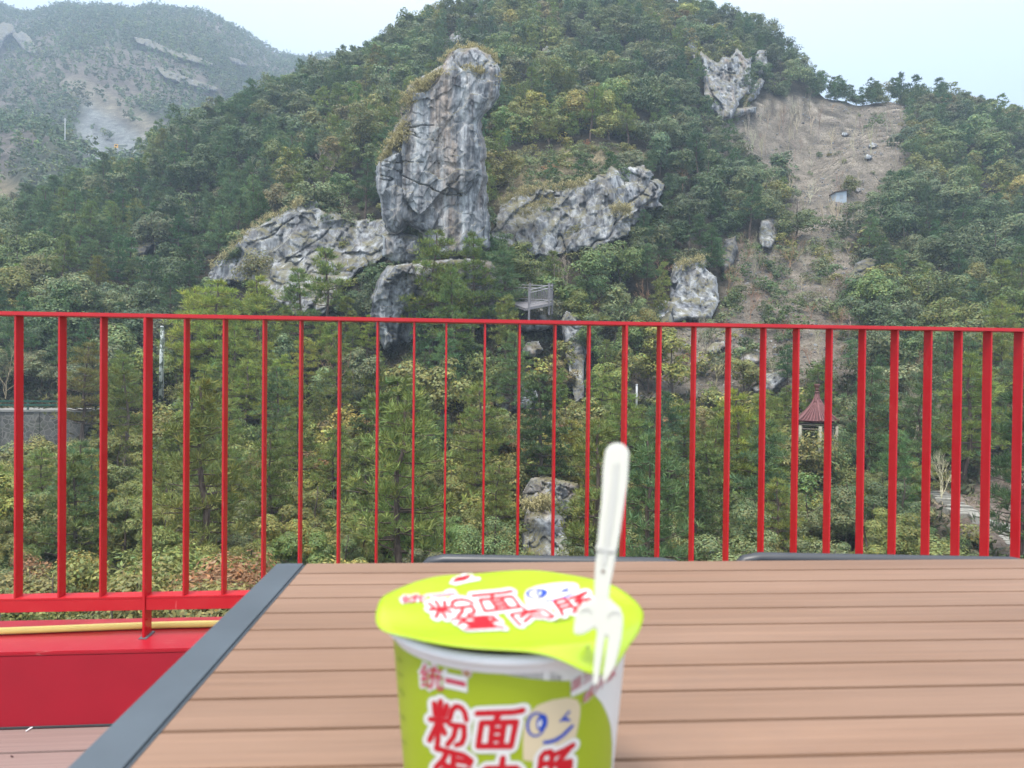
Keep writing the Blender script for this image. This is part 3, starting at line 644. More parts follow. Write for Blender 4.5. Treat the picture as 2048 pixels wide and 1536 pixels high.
# lighter leaf sets for far plants that are merged
FARM = {
 'broad_mid': [broadleaf(6.0, U(2.4, 3.1), 20, 74, .40, .38, .06)[1] for i in range(6)],
 'pine_mid': [pine(7.5, U(2.0, 2.5), 11, .25, 5, .6, .13, 6)[1] for i in range(5)],
 'shrub': [broadleaf(2.2, U(1.2, 1.5), 14, 26, .30, .4, -.1)[1] for i in range(4)],
 'tiny': [broadleaf(6.0, U(2.0, 2.6), 9, 9, 1.1, .45, .1)[1] for i in range(5)],
 'tiny_pine': [broadleaf(8.0, U(1.4, 1.8), 9, 9, 1.0, .45, .15)[1] for i in range(4)],
}
TINT = {  # colour words and leaf colours (real-world reflectance)
 'b': [('grey-green', (0.158, 0.194, 0.084)), ('dark green', (0.087, 0.127, 0.049)), ('olive green', (0.197, 0.204, 0.057)), ('mid green', (0.144, 0.194, 0.058)), ('yellowish green', (0.264, 0.264, 0.063)), ('brownish green', (0.218, 0.178, 0.074))],
 'p': [('dark green', (0.086, 0.145, 0.055)), ('grey-green', (0.118, 0.178, 0.071)), ('olive green', (0.173, 0.217, 0.054)), ('yellow-green', (0.251, 0.292, 0.058))],
 's': [('grey-green', (0.164, 0.194, 0.082)), ('dark green', (0.097, 0.136, 0.045)), ('olive green', (0.212, 0.213, 0.066)), ('yellowish green', (0.301, 0.292, 0.074)), ('rusty brown', (0.293, 0.169, 0.074))],
 't': [('grey', (0.504, 0.442, 0.334)), ('pale grey', (0.704, 0.632, 0.470)), ('reddish grey', (0.504, 0.316, 0.211))],
}
CLEAR = [[(1590, 762), (1696, 762), (1696, 850), (1660, 935), (1606, 935), (1590, 850)], [(1040, 565), (1112, 565), (1112, 655), (1040, 655)],
         [(1660, 382), (1697, 382), (1697, 408), (1660, 408)], [(-60, 786), (196, 792), (190, 880), (-60, 900)], [(313, 645), (332, 645), (330, 775), (313, 775)],
         [(1855, 975), (1935, 965), (2090, 1040), (2090, 1135), (1985, 1110), (1900, 1050)], [(1262, 765), (1284, 765), (1284, 815), (1262, 815)], [(205, 265), (285, 275), (285, 318), (205, 318)],
         [(1262, 645), (1605, 645), (1605, 770), (1262, 785)], [(640, 545), (665, 545), (665, 600), (640, 600)]]
PINEZ = [(340, 690), (560, 640), (700, 690), (800, 690), (830, 780), (760, 860), (600, 900), (400, 900), (330, 800)]
PINER = [(1175, 840), (1300, 820), (1560, 820), (1600, 960), (1850, 880), (2060, 700), (2060, 930), (1850, 1000), (1560, 1030), (1300, 1000), (1180, 960)]
UPL = [(60, 380), (420, 300), (520, 400), (430, 560), (340, 620), (40, 560)]
plants = []          # kind, px, D, position, height, tint index, kind group letter, visible size
GRID = {}
def free(p, r):
    c = (int(p[0] // 6), int(p[1] // 6))
    for a in (-1, 0, 1):
        for b in (-1, 0, 1):
            for (q, s) in GRID.get((c[0] + a, c[1] + b), ()):
                if (q[0] - p[0]) ** 2 + (q[1] - p[1]) ** 2 < ((r + s) * .5) ** 2: return False
    return True
def put(kind, px, D, H, tint, letter, sep_, p=None):
    p = ground(px, D) if p is None else p
    GRID.setdefault((int(p[0] // 6), int(p[1] // 6)), []).append((p, sep_))
    plants.append([kind, px, D, p, H, tint, letter])
MX, MY = np.meshgrid(np.arange(-300, 2400, 3.0), np.arange(-200, 1700, 3.0), indexing='ij'); MASK = np.zeros(MX.shape)
for q, m_ in ROCKS:
    big = np.ptp(np.array(q)[:, 1]) > 60
    MASK = np.maximum(MASK, np.where(inpoly(MX, MY, q) & (polydist(MX, MY, q) > 6) & inpoly(MX, MY + (16 if big else 5), q), m_ + 1.5, 0))
for q, m_ in zip(CLEAR, (52, 70, 132, 60, 61, 45, 62, 400, 62, 71)): MASK = np.maximum(MASK, np.where(inpoly(MX, MY, q), m_, 0))
def blocked(x, y, D):
    i, j = int((x + 300) / 3), int((y + 200) / 3)
    return 0 <= i < MASK.shape[0] and 0 <= j < MASK.shape[1] and D < MASK[i, j]

# single plants that stand out in the picture: kind, column, base height in the picture (or distance), top height, tint
def single(kind, px, base, top, tint, letter, D=None):
    D = D or hit1(px, base); p = ground(px, D)
    pb = proj(p)[1]; H = (pb - top) * D / F
    put(kind, px, D, H, tint, letter, 1.6, p)
for a in [('pine_near', 862, 650, 468, 2, 'p', 66), ('pine_near', 905, 655, 545, 2, 'p', 63), ('pine_near', 948, 640, 474, 2, 'p', 67), ('pine_near', 1012, 640, 498, 1, 'p', 67),
          ('pine_thin', 655, 640, 502, 2, 'p', 68), ('pine_near', 600, 650, 545, 2, 'p', 66), ('pine_near', 520, 690, 560, 3, 'p', 64), ('pine_near', 430, 700, 568, 3, 'p', 64), ('pine_near', 375, 700, 575, 3, 'p', 64),
          ('shrub', 518, 545, 500, 2, 's', 82), ('shrub', 140, 590, 540, 1, 's', None),
          ('feather', 795, 1010, 762, 3, 'b', 36), ('feather', 1080, 930, 755, 1, 'b', 43),
          ('pine_near', 1235, 960, 780, 2, 'p', 44), ('pine_near', 1475, 960, 785, 3, 'p', 44), ('pine_near', 1310, 930, 790, 1, 'p', 46), ('pine_near', 1535, 1000, 850, 2, 'p', 42), ('pine_near', 1735, 930, 745, 1, 'p', 46), ('pine_near', 1930, 850, 680, 1, 'p', 52),
          ('pine_near', 2000, 790, 610, 2, 'p', 56), ('pine_near', 1420, 1010, 840, 2, 'p', 42),
          ('shrub', 1745, 520, 455, 2, 's', None), ('shrub', 1710, 620, 545, 1, 's', None), ('shrub', 1690, 430, 403, 1, 's', None), ('shrub', 1715, 432, 402, 0, 's', None), ('shrub', 1665, 470, 425, 1, 's', None), ('broad_mid', 1700, 400, 345, 2, 'b', None),
          ('shrub', 1754, 258, 228, 1, 's', None), ('broad_near', 1800, 1090, 930, 1, 'b', 34), ('broad_near', 1700, 1095, 940, 1, 'b', 34), ('broad_near', 1760, 1130, 985, 2, 'b', 32), ('shrub', 1945, 1085, 1035, 2, 's', 34), ('shrub', 1880, 1100, 1050, 1, 's', 33),
          ('shrub', 1662, 948, 852, 1, 's', 46.5), ('shrub', 60, 905, 868, 2, 's', 50), ('shrub', 120, 900, 862, 1, 's', 50), ('shrub', 170, 905, 850, 0, 's', 51), ('shrub', 10, 905, 872, 0, 's', 50), ('shrub', 1440, 252, 226, 1, 's', None), ('shrub', 1466, 248, 222, 0, 's', None), ('shrub', 1412, 232, 190, 1, 's', None), ('pine_mid', 1500, 215, 140, 1, 'p', None), ('pine_mid', 1395, 190, 118, 0, 'p', None), ('shrub', 1488, 222, 198, 1, 's', None), ('shrub', 1606, 962, 858, 2, 's', 46), ('shrub', 1668, 965, 890, 0, 's', 46), ('twiggy', 165, 1200, 1105, 1, 't', 24), ('bare', 1880, 1000, 890, 1, 't', 41), ('bare', 1500, 640, 560, 2, 't', None), ('bare', 1290, 625, 560, 2, 't', None), ('bare', 1135, 590, 500, 1, 't', None), ('bare', 1105, 560, 490, 1, 't', None), ('bare', 1510, 560, 470, 0, 't', None),
          ('bare', 780, 175, 130, 1, 't', None), ('twiggy', 225, 1235, 1195, 1, 't', 10)]:
    single(*a)
def fringe(pts, n, d0, d1, h0, h1):                        # bushes and small trees along the foot of a cliff
    pts = np.array(pts, float)
    for u in np.linspace(.02, .98, n):
        f = u * (len(pts) - 1); i = min(int(f), len(pts) - 2); q = pts[i] * (1 - f + i) + pts[i + 1] * (f - i)
        px, base = q[0] + rng.normal() * 6, q[1] + rng.uniform(d0, d1); H_ = rng.uniform(h0, h1)
        if rng.random() < .45: single('broad_mid', px, base + 10, base - H_ * 1.1, int(rng.choice([0, 1, 3, 2])), 'b')
        else: single('shrub', px, base, base - H_, int(rng.choice([0, 1, 1, 2])), 's')
fringe([(985, 482), (1012, 496), (1046, 514), (1117, 516), (1179, 500), (1212, 498), (1254, 474), (1290, 428), (1328, 412)], 15, 12, 26, 18, 36)
fringe([(1000, 412), (1040, 386), (1100, 374), (1170, 362), (1220, 338), (1285, 330)], 11, -4, 8, 10, 26)
fringe([(500, 460), (560, 428), (610, 402), (650, 420), (720, 438)], 7, -4, 6, 12, 28)
fringe([(410, 568), (450, 576), (500, 568), (540, 604), (570, 632), (640, 644), (700, 566), (760, 524)], 15, 4, 16, 20, 40)
fringe([(1310, 642), (1345, 654), (1373, 644), (1424, 644)], 6, 3, 10, 14, 26)
fringe([(1408, 200), (1424, 222), (1440, 246), (1470, 240), (1500, 196)], 7, 2, 8, 12, 24)
for px, py, h_ in ((1228, 428, 26), (1246, 402, 20), (1180, 384, 24), (1150, 470, 22), (1095, 425, 18), (1290, 372, 20), (560, 500, 24), (640, 470, 20), (688, 500, 26), (596, 560, 22)):
    D_ = hit1(px, py) - 1.6; p_ = P(px, py, D_); put('shrub', px, D_, h_ * D_ / F, int(rng.choice([0, 1, 2])), 's', .8, p_)
for px, top, k in [(1678, 176, 'pine_thin'), (1700, 170, 'pine_mid'), (1722, 172, 'pine_thin'), (1742, 155, 'pine_thin'), (1788, 152, 'pine_thin'), (1800, 147, 'pine_mid'), (1828, 152, 'pine_mid'), (1845, 170, 'pine_mid'), (1884, 172, 'pine_mid'), (1960, 192, 'pine_mid'), (2040, 215, 'pine_mid'), (1580, 90, 'pine_mid'), (1555, 62, 'pine_thin'), (1516, 28, 'pine_thin'), (1490, 25, 'pine_mid'), (1610, 140, 'pine_mid'), (1640, 165, 'pine_mid'), (1560, 120, 'pine_thin'), (752, 75, 'pine_mid'), (688, 92, 'pine_mid'), (600, 120, 'pine_mid')]:
    j = np.argmin(RUN[np.argmin(abs(GX - px))][:_j0 * 0 + np.searchsorted(GD, 195)]); D = GD[j] - 1.0
    p = ground(px, D); put(k, px, D, (proj(p)[1] - top) * D / F, 0 if px > 1500 else 1, 'p', 2.0, p)
for i in range(22):                                        # more pines and bushes along the saddle
    px = rng.uniform(1640, 1870); j = np.argmin(RUN[np.argmin(abs(GX - px))][:np.searchsorted(GD, 195)]); D = GD[j] - rng.uniform(.2, 2.5); p = ground(px, D)
    put(*(('shrub', px, D, rng.uniform(1.2, 2.4), 1, 's', 1.0, p) if i % 2 else (('pine_thin', 'pine_mid')[i // 2 % 2], px, D, rng.uniform(3.2, 6.0), int(rng.integers(0, 2)), 'p', 1.0, p)))
for i in range(110):                                       # leafless saplings on the cleared slope and in the gully
    px, py = rng.uniform(1440, 1800), rng.uniform(225, 470)
    if inpoly(np.array([px]), np.array([py]), BARE)[0]: single('sapling', px, py, py - rng.uniform(25, 80), int(rng.integers(0, 2)), 't')
for i in range(34):
    px, py = rng.uniform(1270, 1760), rng.uniform(500, 790)
    if inpoly(np.array([px]), np.array([py]), SCREE)[0]: single('bare' if rng.random() < .6 else 'twiggy', px, py, py - rng.uniform(30, 80), int(rng.integers(0, 3)), 't')
for i in range(150):
    px, py = rng.uniform(1430, 1810), rng.uniform(222, 485)
    if inpoly(np.array([px]), np.array([py]), BARE)[0]:
        if rng.random() < .45: single('shrub', px, py, py - rng.uniform(5, 15), int(rng.integers(0, 3)), 's')
        else: single('twiggy', px, py, py - rng.uniform(10, 24), int(rng.integers(0, 3)), 't')

N = 60000
uD = np.sqrt(rng.uniform(16 ** 2, 190 ** 2, N)); near_extra = rng.random(N) < .3
uD[near_extra] = np.sqrt(rng.uniform(14 ** 2, 60 ** 2, near_extra.sum()))
uX = rng.uniform(-140, 2190, N)
Gp = ground(uX, uD); gx_, gy_, gd_ = proj(Gp)
den = fbm(Gp[:, 0] / 14, Gp[:, 1] / 14, seed=77, o=3)
zb, zs, zp, zg = (zone(uX, gy_, q) for q in (BARE, SCREE, PATHZ, GRASSY))
zpl, zpr, zul = (inpoly(uX, gy_, q) for q in (PINEZ, PINER, UPL))
ii = np.clip(np.round(np.interp(uX, GX, np.arange(len(GX)))).astype(int), 0, len(GX) - 1); jj = np.clip(np.searchsorted(GD, uD) - 3, 0, len(GD) - 1)
sky_ = RUN[ii, jj]
for k in range(N):
    px, D, p = uX[k], uD[k], Gp[k]
    u = rng.random()
    if D < 15 and px > 470: continue
    if zb[k]: continue
    if zs[k]:
        kind, letter = ('shrub', 's') if u < .22 else ('twiggy', 't') if u < .35 else (None, None)
    elif zp[k]: kind, letter = ('shrub', 's') if u < .05 else ('twiggy', 't') if u < .07 else (None, None)
    elif zg[k]: kind, letter = ('shrub', 's') if u < .3 else (None, None)
    else:
        pp = .62 if zpl[k] else .52 if zpr[k] else .5 if zul[k] else .14 if D < 60 else .2
        if den[k] > .35: pp *= 1.6
        if u < pp: kind, letter = ('pine_near' if D < 62 else 'pine_mid'), 'p'
        elif u < .93 or D > 120: kind, letter = ('broad_near' if D < 55 else 'broad_mid'), 'b'
        elif u < .975: kind, letter = 'shrub', 's'
        else: kind, letter = 'bare', 't'
        if D < 60 and letter == 'b' and rng.random() < .35: kind, letter = 'shrub', 's'
    if kind is None: continue
    H = HT[kind] * rng.uniform(.55, 1.2) * (.85 if kind == 'broad_near' else 1.0)
    if D > 60 and kind == 'pine_mid': H *= .9
    if D > 85 and kind == 'broad_mid': H *= 1.12
    if D > 150: H *= .9
    if D < 60 and kind == 'broad_near' and rng.random() < .14: kind, H = 'feather', rng.uniform(4, 6.2)
    if D < 24: kind, letter, H = ('shrub', 's', rng.uniform(1.0, 2.6)) if rng.random() < .8 else ('twiggy', 't', rng.uniform(1.2, 2.2))
    sc_ = H / HT[kind]; R_ = RAD[kind] * sc_
    top = gy_[k] - H * F / D; rp = R_ * F / D
    if top > sky_[k] - 4 or px + rp < -20 or px - rp > 2070 or top > 1250: continue
    mid = (top + gy_[k]) / 2
    bad = False
    for x, y in ((px, top + .15 * (gy_[k] - top)), (px, mid), (px - .6 * rp, mid), (px + .6 * rp, mid), (px - .75 * rp, top + .3 * (gy_[k] - top)), (px + .75 * rp, top + .3 * (gy_[k] - top)), (px, top + 3), (px - .7 * rp, gy_[k] - 6), (px + .7 * rp, gy_[k] - 6), (px, gy_[k] - 3)):
        if blocked(x, y, D): bad = True; break
    if bad: continue
    sp = R_ * (1.15 if letter != 's' else 1.0)
    if not free(p, sp): continue
    # patches of one colour
    tn = fbm(p[0] / 18, p[1] / 18, seed=90, o=2) + rng.normal() * .35 + (.42 if D < 64 else 0)
    if kind == 'feather': ti = int(rng.choice([3, 3, 4, 2]))
    elif letter == 'b': ti = 1 if tn < -.45 else 0 if tn < .18 else 3 if tn < .5 else 2 if tn < .95 else int(rng.choice([4, 4, 2, 2, 5]))
    elif letter == 'p': ti = (3 if rng.random() < .6 else 2) if zpl[k] else 0 if tn < -.2 else 1 if tn < .35 else 2
    elif letter == 's': ti = 1 if tn < -.3 else 0 if tn < .25 else 2 if tn < .7 else int(rng.choice([3, 3, 2, 3, 2, 4]))
    else: ti = int(rng.integers(0, 3))
    put(kind, px, D, H, ti, letter, sp, p)

# the largest in the picture become things of their own, the others one mass of each kind
NAMES = {'b': ('broadleaf_tree', 'tree', 'broadleaf trees on the hillside', 'broadleaf tree'), 'p': ('pine_tree', 'tree', 'pine trees on the hillside', 'pine tree'),
         's': ('shrub', 'shrub', 'shrubs on the hillside', 'shrub'), 't': ('bare_tree', 'tree', 'leafless trees on the hillside', 'leafless tree')}
ORD = ['lowest', 'second', 'third', 'fourth', 'fifth', 'sixth', 'seventh', 'eighth', 'ninth', 'tenth', 'eleventh', 'twelfth', 'thirteenth', 'fourteenth', 'fifteenth', 'sixteenth', 'seventeenth', 'eighteenth', 'nineteenth', 'twentieth', 'twenty-first', 'twenty-second', 'twenty-third', 'twenty-fourth', 'twenty-fifth', 'twenty-sixth', 'twenty-seventh', 'twenty-eighth', 'twenty-ninth', 'thirtieth']
BARPX = [38, 125, 208, 297, 374, 451, 530, 603, 680, 756, 829, 893, 970, 1039, 1110, 1178, 1250, 1319, 1388, 1457, 1527, 1593, 1659, 1725, 1790, 1857, 1917, 1976, 2038]
NTH = ['first', 'second', 'third', 'fourth', 'fifth', 'sixth', 'seventh', 'eighth', 'ninth', 'tenth', 'eleventh', 'twelfth', 'thirteenth', 'fourteenth', 'fifteenth', 'sixteenth', 'seventeenth', 'eighteenth', 'nineteenth', 'twentieth', 'twenty-first', 'twenty-second', 'twenty-third', 'twenty-fourth', 'twenty-fifth', 'twenty-sixth', 'twenty-seventh', 'twenty-eighth', 'twenty-ninth']
LIM = {'b': 290, 'p': 290, 's': 290, 't': 298}
far = {k: [] for k in 'bpst'}
for letter in 'bpst':
    L = sorted((q for q in plants if q[6] == letter), key=lambda q: -q[4] / q[2])
    mine = L[:LIM[letter]]; far[letter] = L[LIM[letter]:]
    name, cat, grp, noun = NAMES[letter]
    cols = {}
    for q in mine:
        b = int(np.argmin([abs(q[1] - x) for x in BARPX])); cols.setdefault((b, q[5], {'feather': 'layered broadleaf tree', 'sapling': 'thin leafless sapling', 'twiggy': 'leafless twiggy bush'}.get(q[0], noun)), []).append(q)
    for (b, ti, n2), qs in cols.items():
        qs.sort(key=lambda q: -proj(q[3])[1])
        for r, q in enumerate(qs):
            kind, px, D, p, H, _, _ = q
            word, tint = TINT[letter][ti]
            rank = 'the only one' if len(qs) == 1 else 'lowest' if r == 0 else ORD[r] + ' lowest'
            lab = '%s %s, %s in line with the %s railing bar' % (word, n2, rank, NTH[b])
            root = empty(name if kind not in ('sapling', 'twiggy') else ('bare_sapling' if kind == 'sapling' else 'bare_bush'), p, lab, cat if kind != 'twiggy' else 'bush', grp, rng.uniform(0, 6.283))
            s = H / HT[kind]; wd = s * rng.uniform(.9, 1.12)
            root.scale = (wd, wd, s); root.rotation_euler[0] = rng.normal() * .04; root.rotation_euler[1] = rng.normal() * .04
            tm, cm, _ = KIND[kind][rng.integers(len(KIND[kind]))]
            to = bpy.data.objects.new('trunk', tm); C.objects.link(to); to.parent = root
            co = bpy.data.objects.new('branches' if letter == 't' else 'crown', cm); C.objects.link(co); co.parent = root
            j = rng.normal(size=3) * .06 + rng.normal() * .10
            if letter == 't':
                to.color = co.color = (*np.clip(np.array(tint) * (1 + j), 0, 1), 1)
            else:
                co.color = (*(np.array(tint) / .62 * (1 + j)), 1); to.color = (.15, .125, .105, 1) if letter != 'p' else (.17, .13, .11, 1)
def merged(lst, name, mat, pick):
    Vs, Fs, Cs, b = [], [], [], 0
    for kind, px, D, p, H, ti, letter in lst:
        v, f, c = pick(kind, D); v0 = HT.get(kind, 6.0)
        s = H / v0; a = rng.uniform(0, 6.283); ca, sa = math.cos(a), math.sin(a)
        vv = v * (s * rng.uniform(.9, 1.15), s * rng.uniform(.9, 1.15), s)
        vv = np.stack([vv[:, 0] * ca - vv[:, 1] * sa, vv[:, 0] * sa + vv[:, 1] * ca, vv[:, 2]], 1) + p
        tint = np.array(TINT[letter][ti][1]) / .62 * (1 + rng.normal(size=3) * .06 + rng.normal() * .12)
        Vs.append(vv); Fs.append(f + b); Cs.append(c * tint); b += len(v)
    if not Vs: return
    o = link(name, np_mesh(name, np.concatenate(Vs), np.concatenate(Fs), np.concatenate(Cs)), mat)
    return tag(o, kind='stuff')
def near_pick(kind, D):
    if kind in ('broad_mid', 'broad_near', 'feather'): l = FARM['broad_mid']
    elif kind.startswith('pine'): l = FARM['pine_mid']
    else: l = FARM['shrub']
    return l[rng.integers(len(l))]
merged(far['b'], 'broadleaf_woods', LEAF, near_pick)
merged(far['p'], 'pine_woods', NEEDLE, near_pick)
merged(far['s'], 'shrubbery', LEAF, near_pick)
def twig_pick(kind, D):
    tm, cm, _ = KIND[kind][rng.integers(len(KIND[kind]))]; out_v, out_f, b = [], [], 0
    for m_ in (tm, cm):
        v = np.empty(len(m_.vertices) * 3); m_.vertices.foreach_get('co', v); f = np.empty(len(m_.loops), int); m_.loops.foreach_get('vertex_index', f)
        out_v.append(v.reshape(-1, 3)); out_f.append(f.reshape(-1, 4) + b); b += len(m_.vertices)
    v = np.concatenate(out_v); return v, np.concatenate(out_f), np.full((len(v), 3), .62)

merged(far['t'], 'bare_scrub', DRY, twig_pick)
print('plants', len(plants), {k: len(v) for k, v in far.items()})

# far mountain: woods with bare patches
N = 60000; fD = np.sqrt(rng.uniform(190 ** 2, 790 ** 2, N)); fX = rng.uniform(-260, 900, N)
fp = ground(fX, fD); _, fy, _ = proj(fp)
q = fbm(fp[:, 0] / 60, fp[:, 1] / 60, seed=40, o=4)
ii = np.clip(np.round(np.interp(fX, GX, np.arange(len(GX)))).astype(int), 0, len(GX) - 1); jj = np.clip(np.searchsorted(GD, fD) - 2, 0, len(GD) - 1)
sk = RUN[ii, jj]; lst = []; GRID.clear(); zq = inpoly(fX, fy, QUARRY) | inpoly(fX, fy, TERRACE) | inpoly(fX, fy, TERR_L) | inpoly(fX, fy, CLEAR[7])
for k in range(N):
    if fy[k] - 8 * F / fD[k] > sk[k]: continue
    if fD[k] > 290 and q[k] > .30 and rng.random() > .22: continue
    if zq[k] and rng.random() > .02: continue
    if not free(fp[k], 3.3): continue
    GRID.setdefault((int(fp[k][0] // 6), int(fp[k][1] // 6)), []).append((fp[k], 3.3))
    pn = rng.random() < .4
    lst.append(['tiny_pine' if pn else 'tiny', fX[k], fD[k], fp[k], rng.uniform(4.5, 7.5), int(rng.integers(0, 2)) if pn else int(rng.choice([1, 1, 3, 0, 1, 3])), 'p' if pn else 'b'])
merged(lst, 'mountain_woods', LEAF, lambda k, D: FARM[k][rng.integers(len(FARM[k]))])
print('mountain', len(lst))

# low cover on the soil: litter-coloured tufts, herbs, dry grass
def cover(n, name, zone, L, W, up, cols_, mat, D0, D1, n_per=5):
    D = np.sqrt(rng.uniform(D0 ** 2, D1 ** 2, n)); X = rng.uniform(-100, 2150, n); p = ground(X, D); y = proj(p)[1]
    ok = zone(X, y, D); p = p[ok]; n = len(p)
    c = np.repeat(p, n_per, 0) + rng.normal(size=(n * n_per, 3)) * (.25, .25, .0)
    N_ = len(c); d = nrm(unit(N_) * (1, 1, .4) + (0, 0, up)); s = nrm(np.cross(d, unit(N_))); ln = L * rng.uniform(.5, 1.4, (N_, 1))
    v = np.stack([c - (0, 0, .03), c + d * ln * .5 + s * W, c + d * ln, c + d * ln * .5 - s * W], 1).reshape(-1, 3)
    cc = np.array(cols_)[rng.integers(0, len(cols_), n)]; cc = np.repeat(cc, n_per, 0) * rng.uniform(.7, 1.3, (N_, 1))
    tag(link(name, np_mesh(name, v, np.arange(4 * N_).reshape(-1, 4), np.repeat(cc, 4, 0)), mat), kind='stuff')
dry = [(.30, .25, .16), (.24, .20, .13), (.34, .29, .18), (.18, .17, .09), (.14, .15, .07), (.26, .18, .13)]
cover(16000, 'dry_grass', lambda x, y, d: zone(x, y, SCREE) | zone(x, y, GRASSY) | zone(x, y, PATHZ), .38, .035, .7, dry, DRY, 28, 125, 6)
cover(16000, 'thin_grass', lambda x, y, d: zone(x, y, BARE), .40, .05, .7, [(.33, .27, .21), (.28, .23, .18), (.38, .32, .23), (.22, .20, .13)], DRY, 90, 168, 4)
cover(16000, 'undergrowth', lambda x, y, d: ~(zone(x, y, SCREE) | zone(x, y, BARE) | zone(x, y, PATHZ)) & (d > 12), .5, .09, .5, [(.06, .08, .035), (.08, .085, .04), (.05, .065, .03), (.11, .10, .05)], LEAF, 12, 75, 6)

# loose stones on the open slopes
def stones(n, name, zone_, s0, s1, D0, D1):
    D = np.sqrt(rng.uniform(D0 ** 2, D1 ** 2, n)); X = rng.uniform(-100, 2150, n); p = ground(X, D); y = proj(p)[1]
    p = p[zone_(X, y)]; n = len(p); k = np.array([(-1, -1, -1), (1, -1, -1), (1, 1, -1), (-1, 1, -1), (-1, -1, 1), (1, -1, 1), (1, 1, 1), (-1, 1, 1)], float)
    sz = rng.uniform(s0, s1, (n, 1, 1)) * rng.uniform(.5, 1, (n, 1, 3)); v = (k[None] * rng.uniform(.5, 1.1, (n, 8, 3))) * sz
    a = rng.uniform(0, 6.28, n)[:, None]; v = np.stack([v[..., 0] * np.cos(a) - v[..., 1] * np.sin(a), v[..., 0] * np.sin(a) + v[..., 1] * np.cos(a), v[..., 2] * .7], -1) + p[:, None, :]
    f = np.array([(0, 3, 2, 1), (4, 5, 6, 7), (0, 1, 5, 4), (1, 2, 6, 5), (2, 3, 7, 6), (3, 0, 4, 7)])
    tag(link(name, np_mesh(name, v.reshape(-1, 3), (f[None] + 8 * np.arange(n)[:, None, None]).reshape(-1, 4)), ROCK), kind='stuff')
stones(26000, 'rubble', lambda x, y: (zone(x, y, BARE) & (fbm(x / 30, y / 20, seed=61, o=2) > -.1)) | zone(x, y, SCREE), .05, .28, 50, 168)

# tufts of long pale grass hanging on ledges of the rocks
def ledge(pts, D, n, L, spread=4):
    pts = np.array(pts, float); u = np.sort(rng.uniform(0, len(pts) - 1.001, n)); i = u.astype(int); f = (u - i)[:, None]
    q = pts[i] * (1 - f) + pts[i + 1] * f + rng.normal(size=(n, 2)) * spread
    return P(q[:, 0], q[:, 1], D + rng.normal(size=n) * .35), L
led = [ledge([(884, 124), (906, 104), (938, 94), (955, 97), (980, 110), (996, 124)], 73.5, 170, .75), ledge([(826, 176), (850, 160), (874, 149), (905, 141), (945, 138), (968, 143)], 71.4, 260, .65, 5),
       ledge([(826, 190), (840, 178), (856, 170)], 71, 110, .7, 7), ledge([(812, 200), (825, 205), (838, 222)], 71.5, 110, .9, 7), ledge([(762, 322), (781, 292), (803, 260), (820, 240)], 71.6, 240, .7, 5), ledge([(780, 292), (800, 275), (818, 262)], 71.2, 130, .9, 7),
       ledge([(968, 175), (985, 165), (998, 150)], 72, 60, .6, 5), ledge([(1004, 410), (1035, 388), (1075, 376), (1142, 374), (1180, 358)], 83, 260, .8, 6), ledge([(1040, 430), (1070, 412), (1110, 400)], 82, 130, .7, 6), ledge([(1225, 420), (1245, 415), (1260, 425)], 84, 130, .9, 6),
       ledge([(421, 535), (458, 502), (496, 460), (533, 435), (583, 418), (604, 400)], 82, 220, .6, 4), ledge([(1352, 535), (1380, 522), (1410, 516)], 77, 80, .6, 5), ledge([(1045, 1005), (1080, 1010), (1100, 1000)], 38, 160, .35, 7)]
c = np.concatenate([a for a, b in led]); Ln = np.concatenate([np.full(len(a), b) for a, b in led])
c = np.repeat(c, 7, 0) + rng.normal(size=(len(c) * 7, 3)) * .10; Ln = np.repeat(Ln, 7); n = len(c)
d1 = nrm(unit(n) * (1, 1, .3) + (-.15, -.5, .55)); s = nrm(np.cross(d1, unit(n))) * .022
L1 = (Ln * rng.uniform(.5, 1.2, n))[:, None]; m1 = c + d1 * L1 * .45; e1 = m1 + nrm(d1 * (1, 1, 0) + (0, 0, -1.1)) * L1 * .55
v = np.stack([c - s, c + s, m1 + s, m1 - s, e1], 1).reshape(-1, 3); b = np.arange(n)[:, None] * 5
cc = np.array([(.40, .35, .18), (.32, .29, .14), (.46, .40, .22), (.25, .23, .11)])[rng.integers(0, 4, n)] * rng.uniform(.8, 1.2, (n, 1))
tag(link('ledge_grass', np_mesh('ledge_grass', v, [b + np.array([[0, 1, 2, 3]]), b + np.array([[3, 2, 4]])], np.repeat(cc, 5, 0)), DRY), kind='stuff')

# ------------------------------------------------------------------ things on the hillside
def V(*a): return np.array(a, float)
# road on its masonry wall, with a green guard rail
RZ = P(60, 822, 54.0)[2]                     # road level
ra, rb_ = on_z(-330, 822, RZ), P(60, 822, 54.0)
wa, wb = P(-320, 820, 52.5), P(194, 826, 55.5)
dirn = nrm(wb - wa) * (1, 1, 0); dirn = nrm(dirn); nor = np.array([-dirn[1], dirn[0], 0]); Lw = np.hypot(*(wb - wa)[:2])
mw = Mat('masonry', .9, .2)
vz = mw.node('ShaderNodeTexVoronoi', feature='DISTANCE_TO_EDGE'); vz.inputs['Scale'].default_value = 2.4
tc_ = mw.node('ShaderNodeTexCoord'); mw.link(tc_.outputs['Object'], vz.inputs['Vector'])
vc = mw.node('ShaderNodeTexVoronoi'); vc.inputs['Scale'].default_value = 2.4; mw.link(tc_.outputs['Object'], vc.inputs['Vector'])
cst = mw.mix(vc.outputs['Color'], (.07, .068, .064), (.15, .146, .135))
cst = mw.mix(mw.ramp(mw.noise(1.0, 5), [(.45, 0.0), (.68, .6)]), cst, (.065, .075, .04))
cm_ = mw.mix(mw.ramp(vz.outputs['Distance'], [(.03, 0.0), (.075, 1.0)]), (.18, .172, .155), cst)
mw.base(cm_); mw.bump(vz.outputs['Distance'], .6, .05)
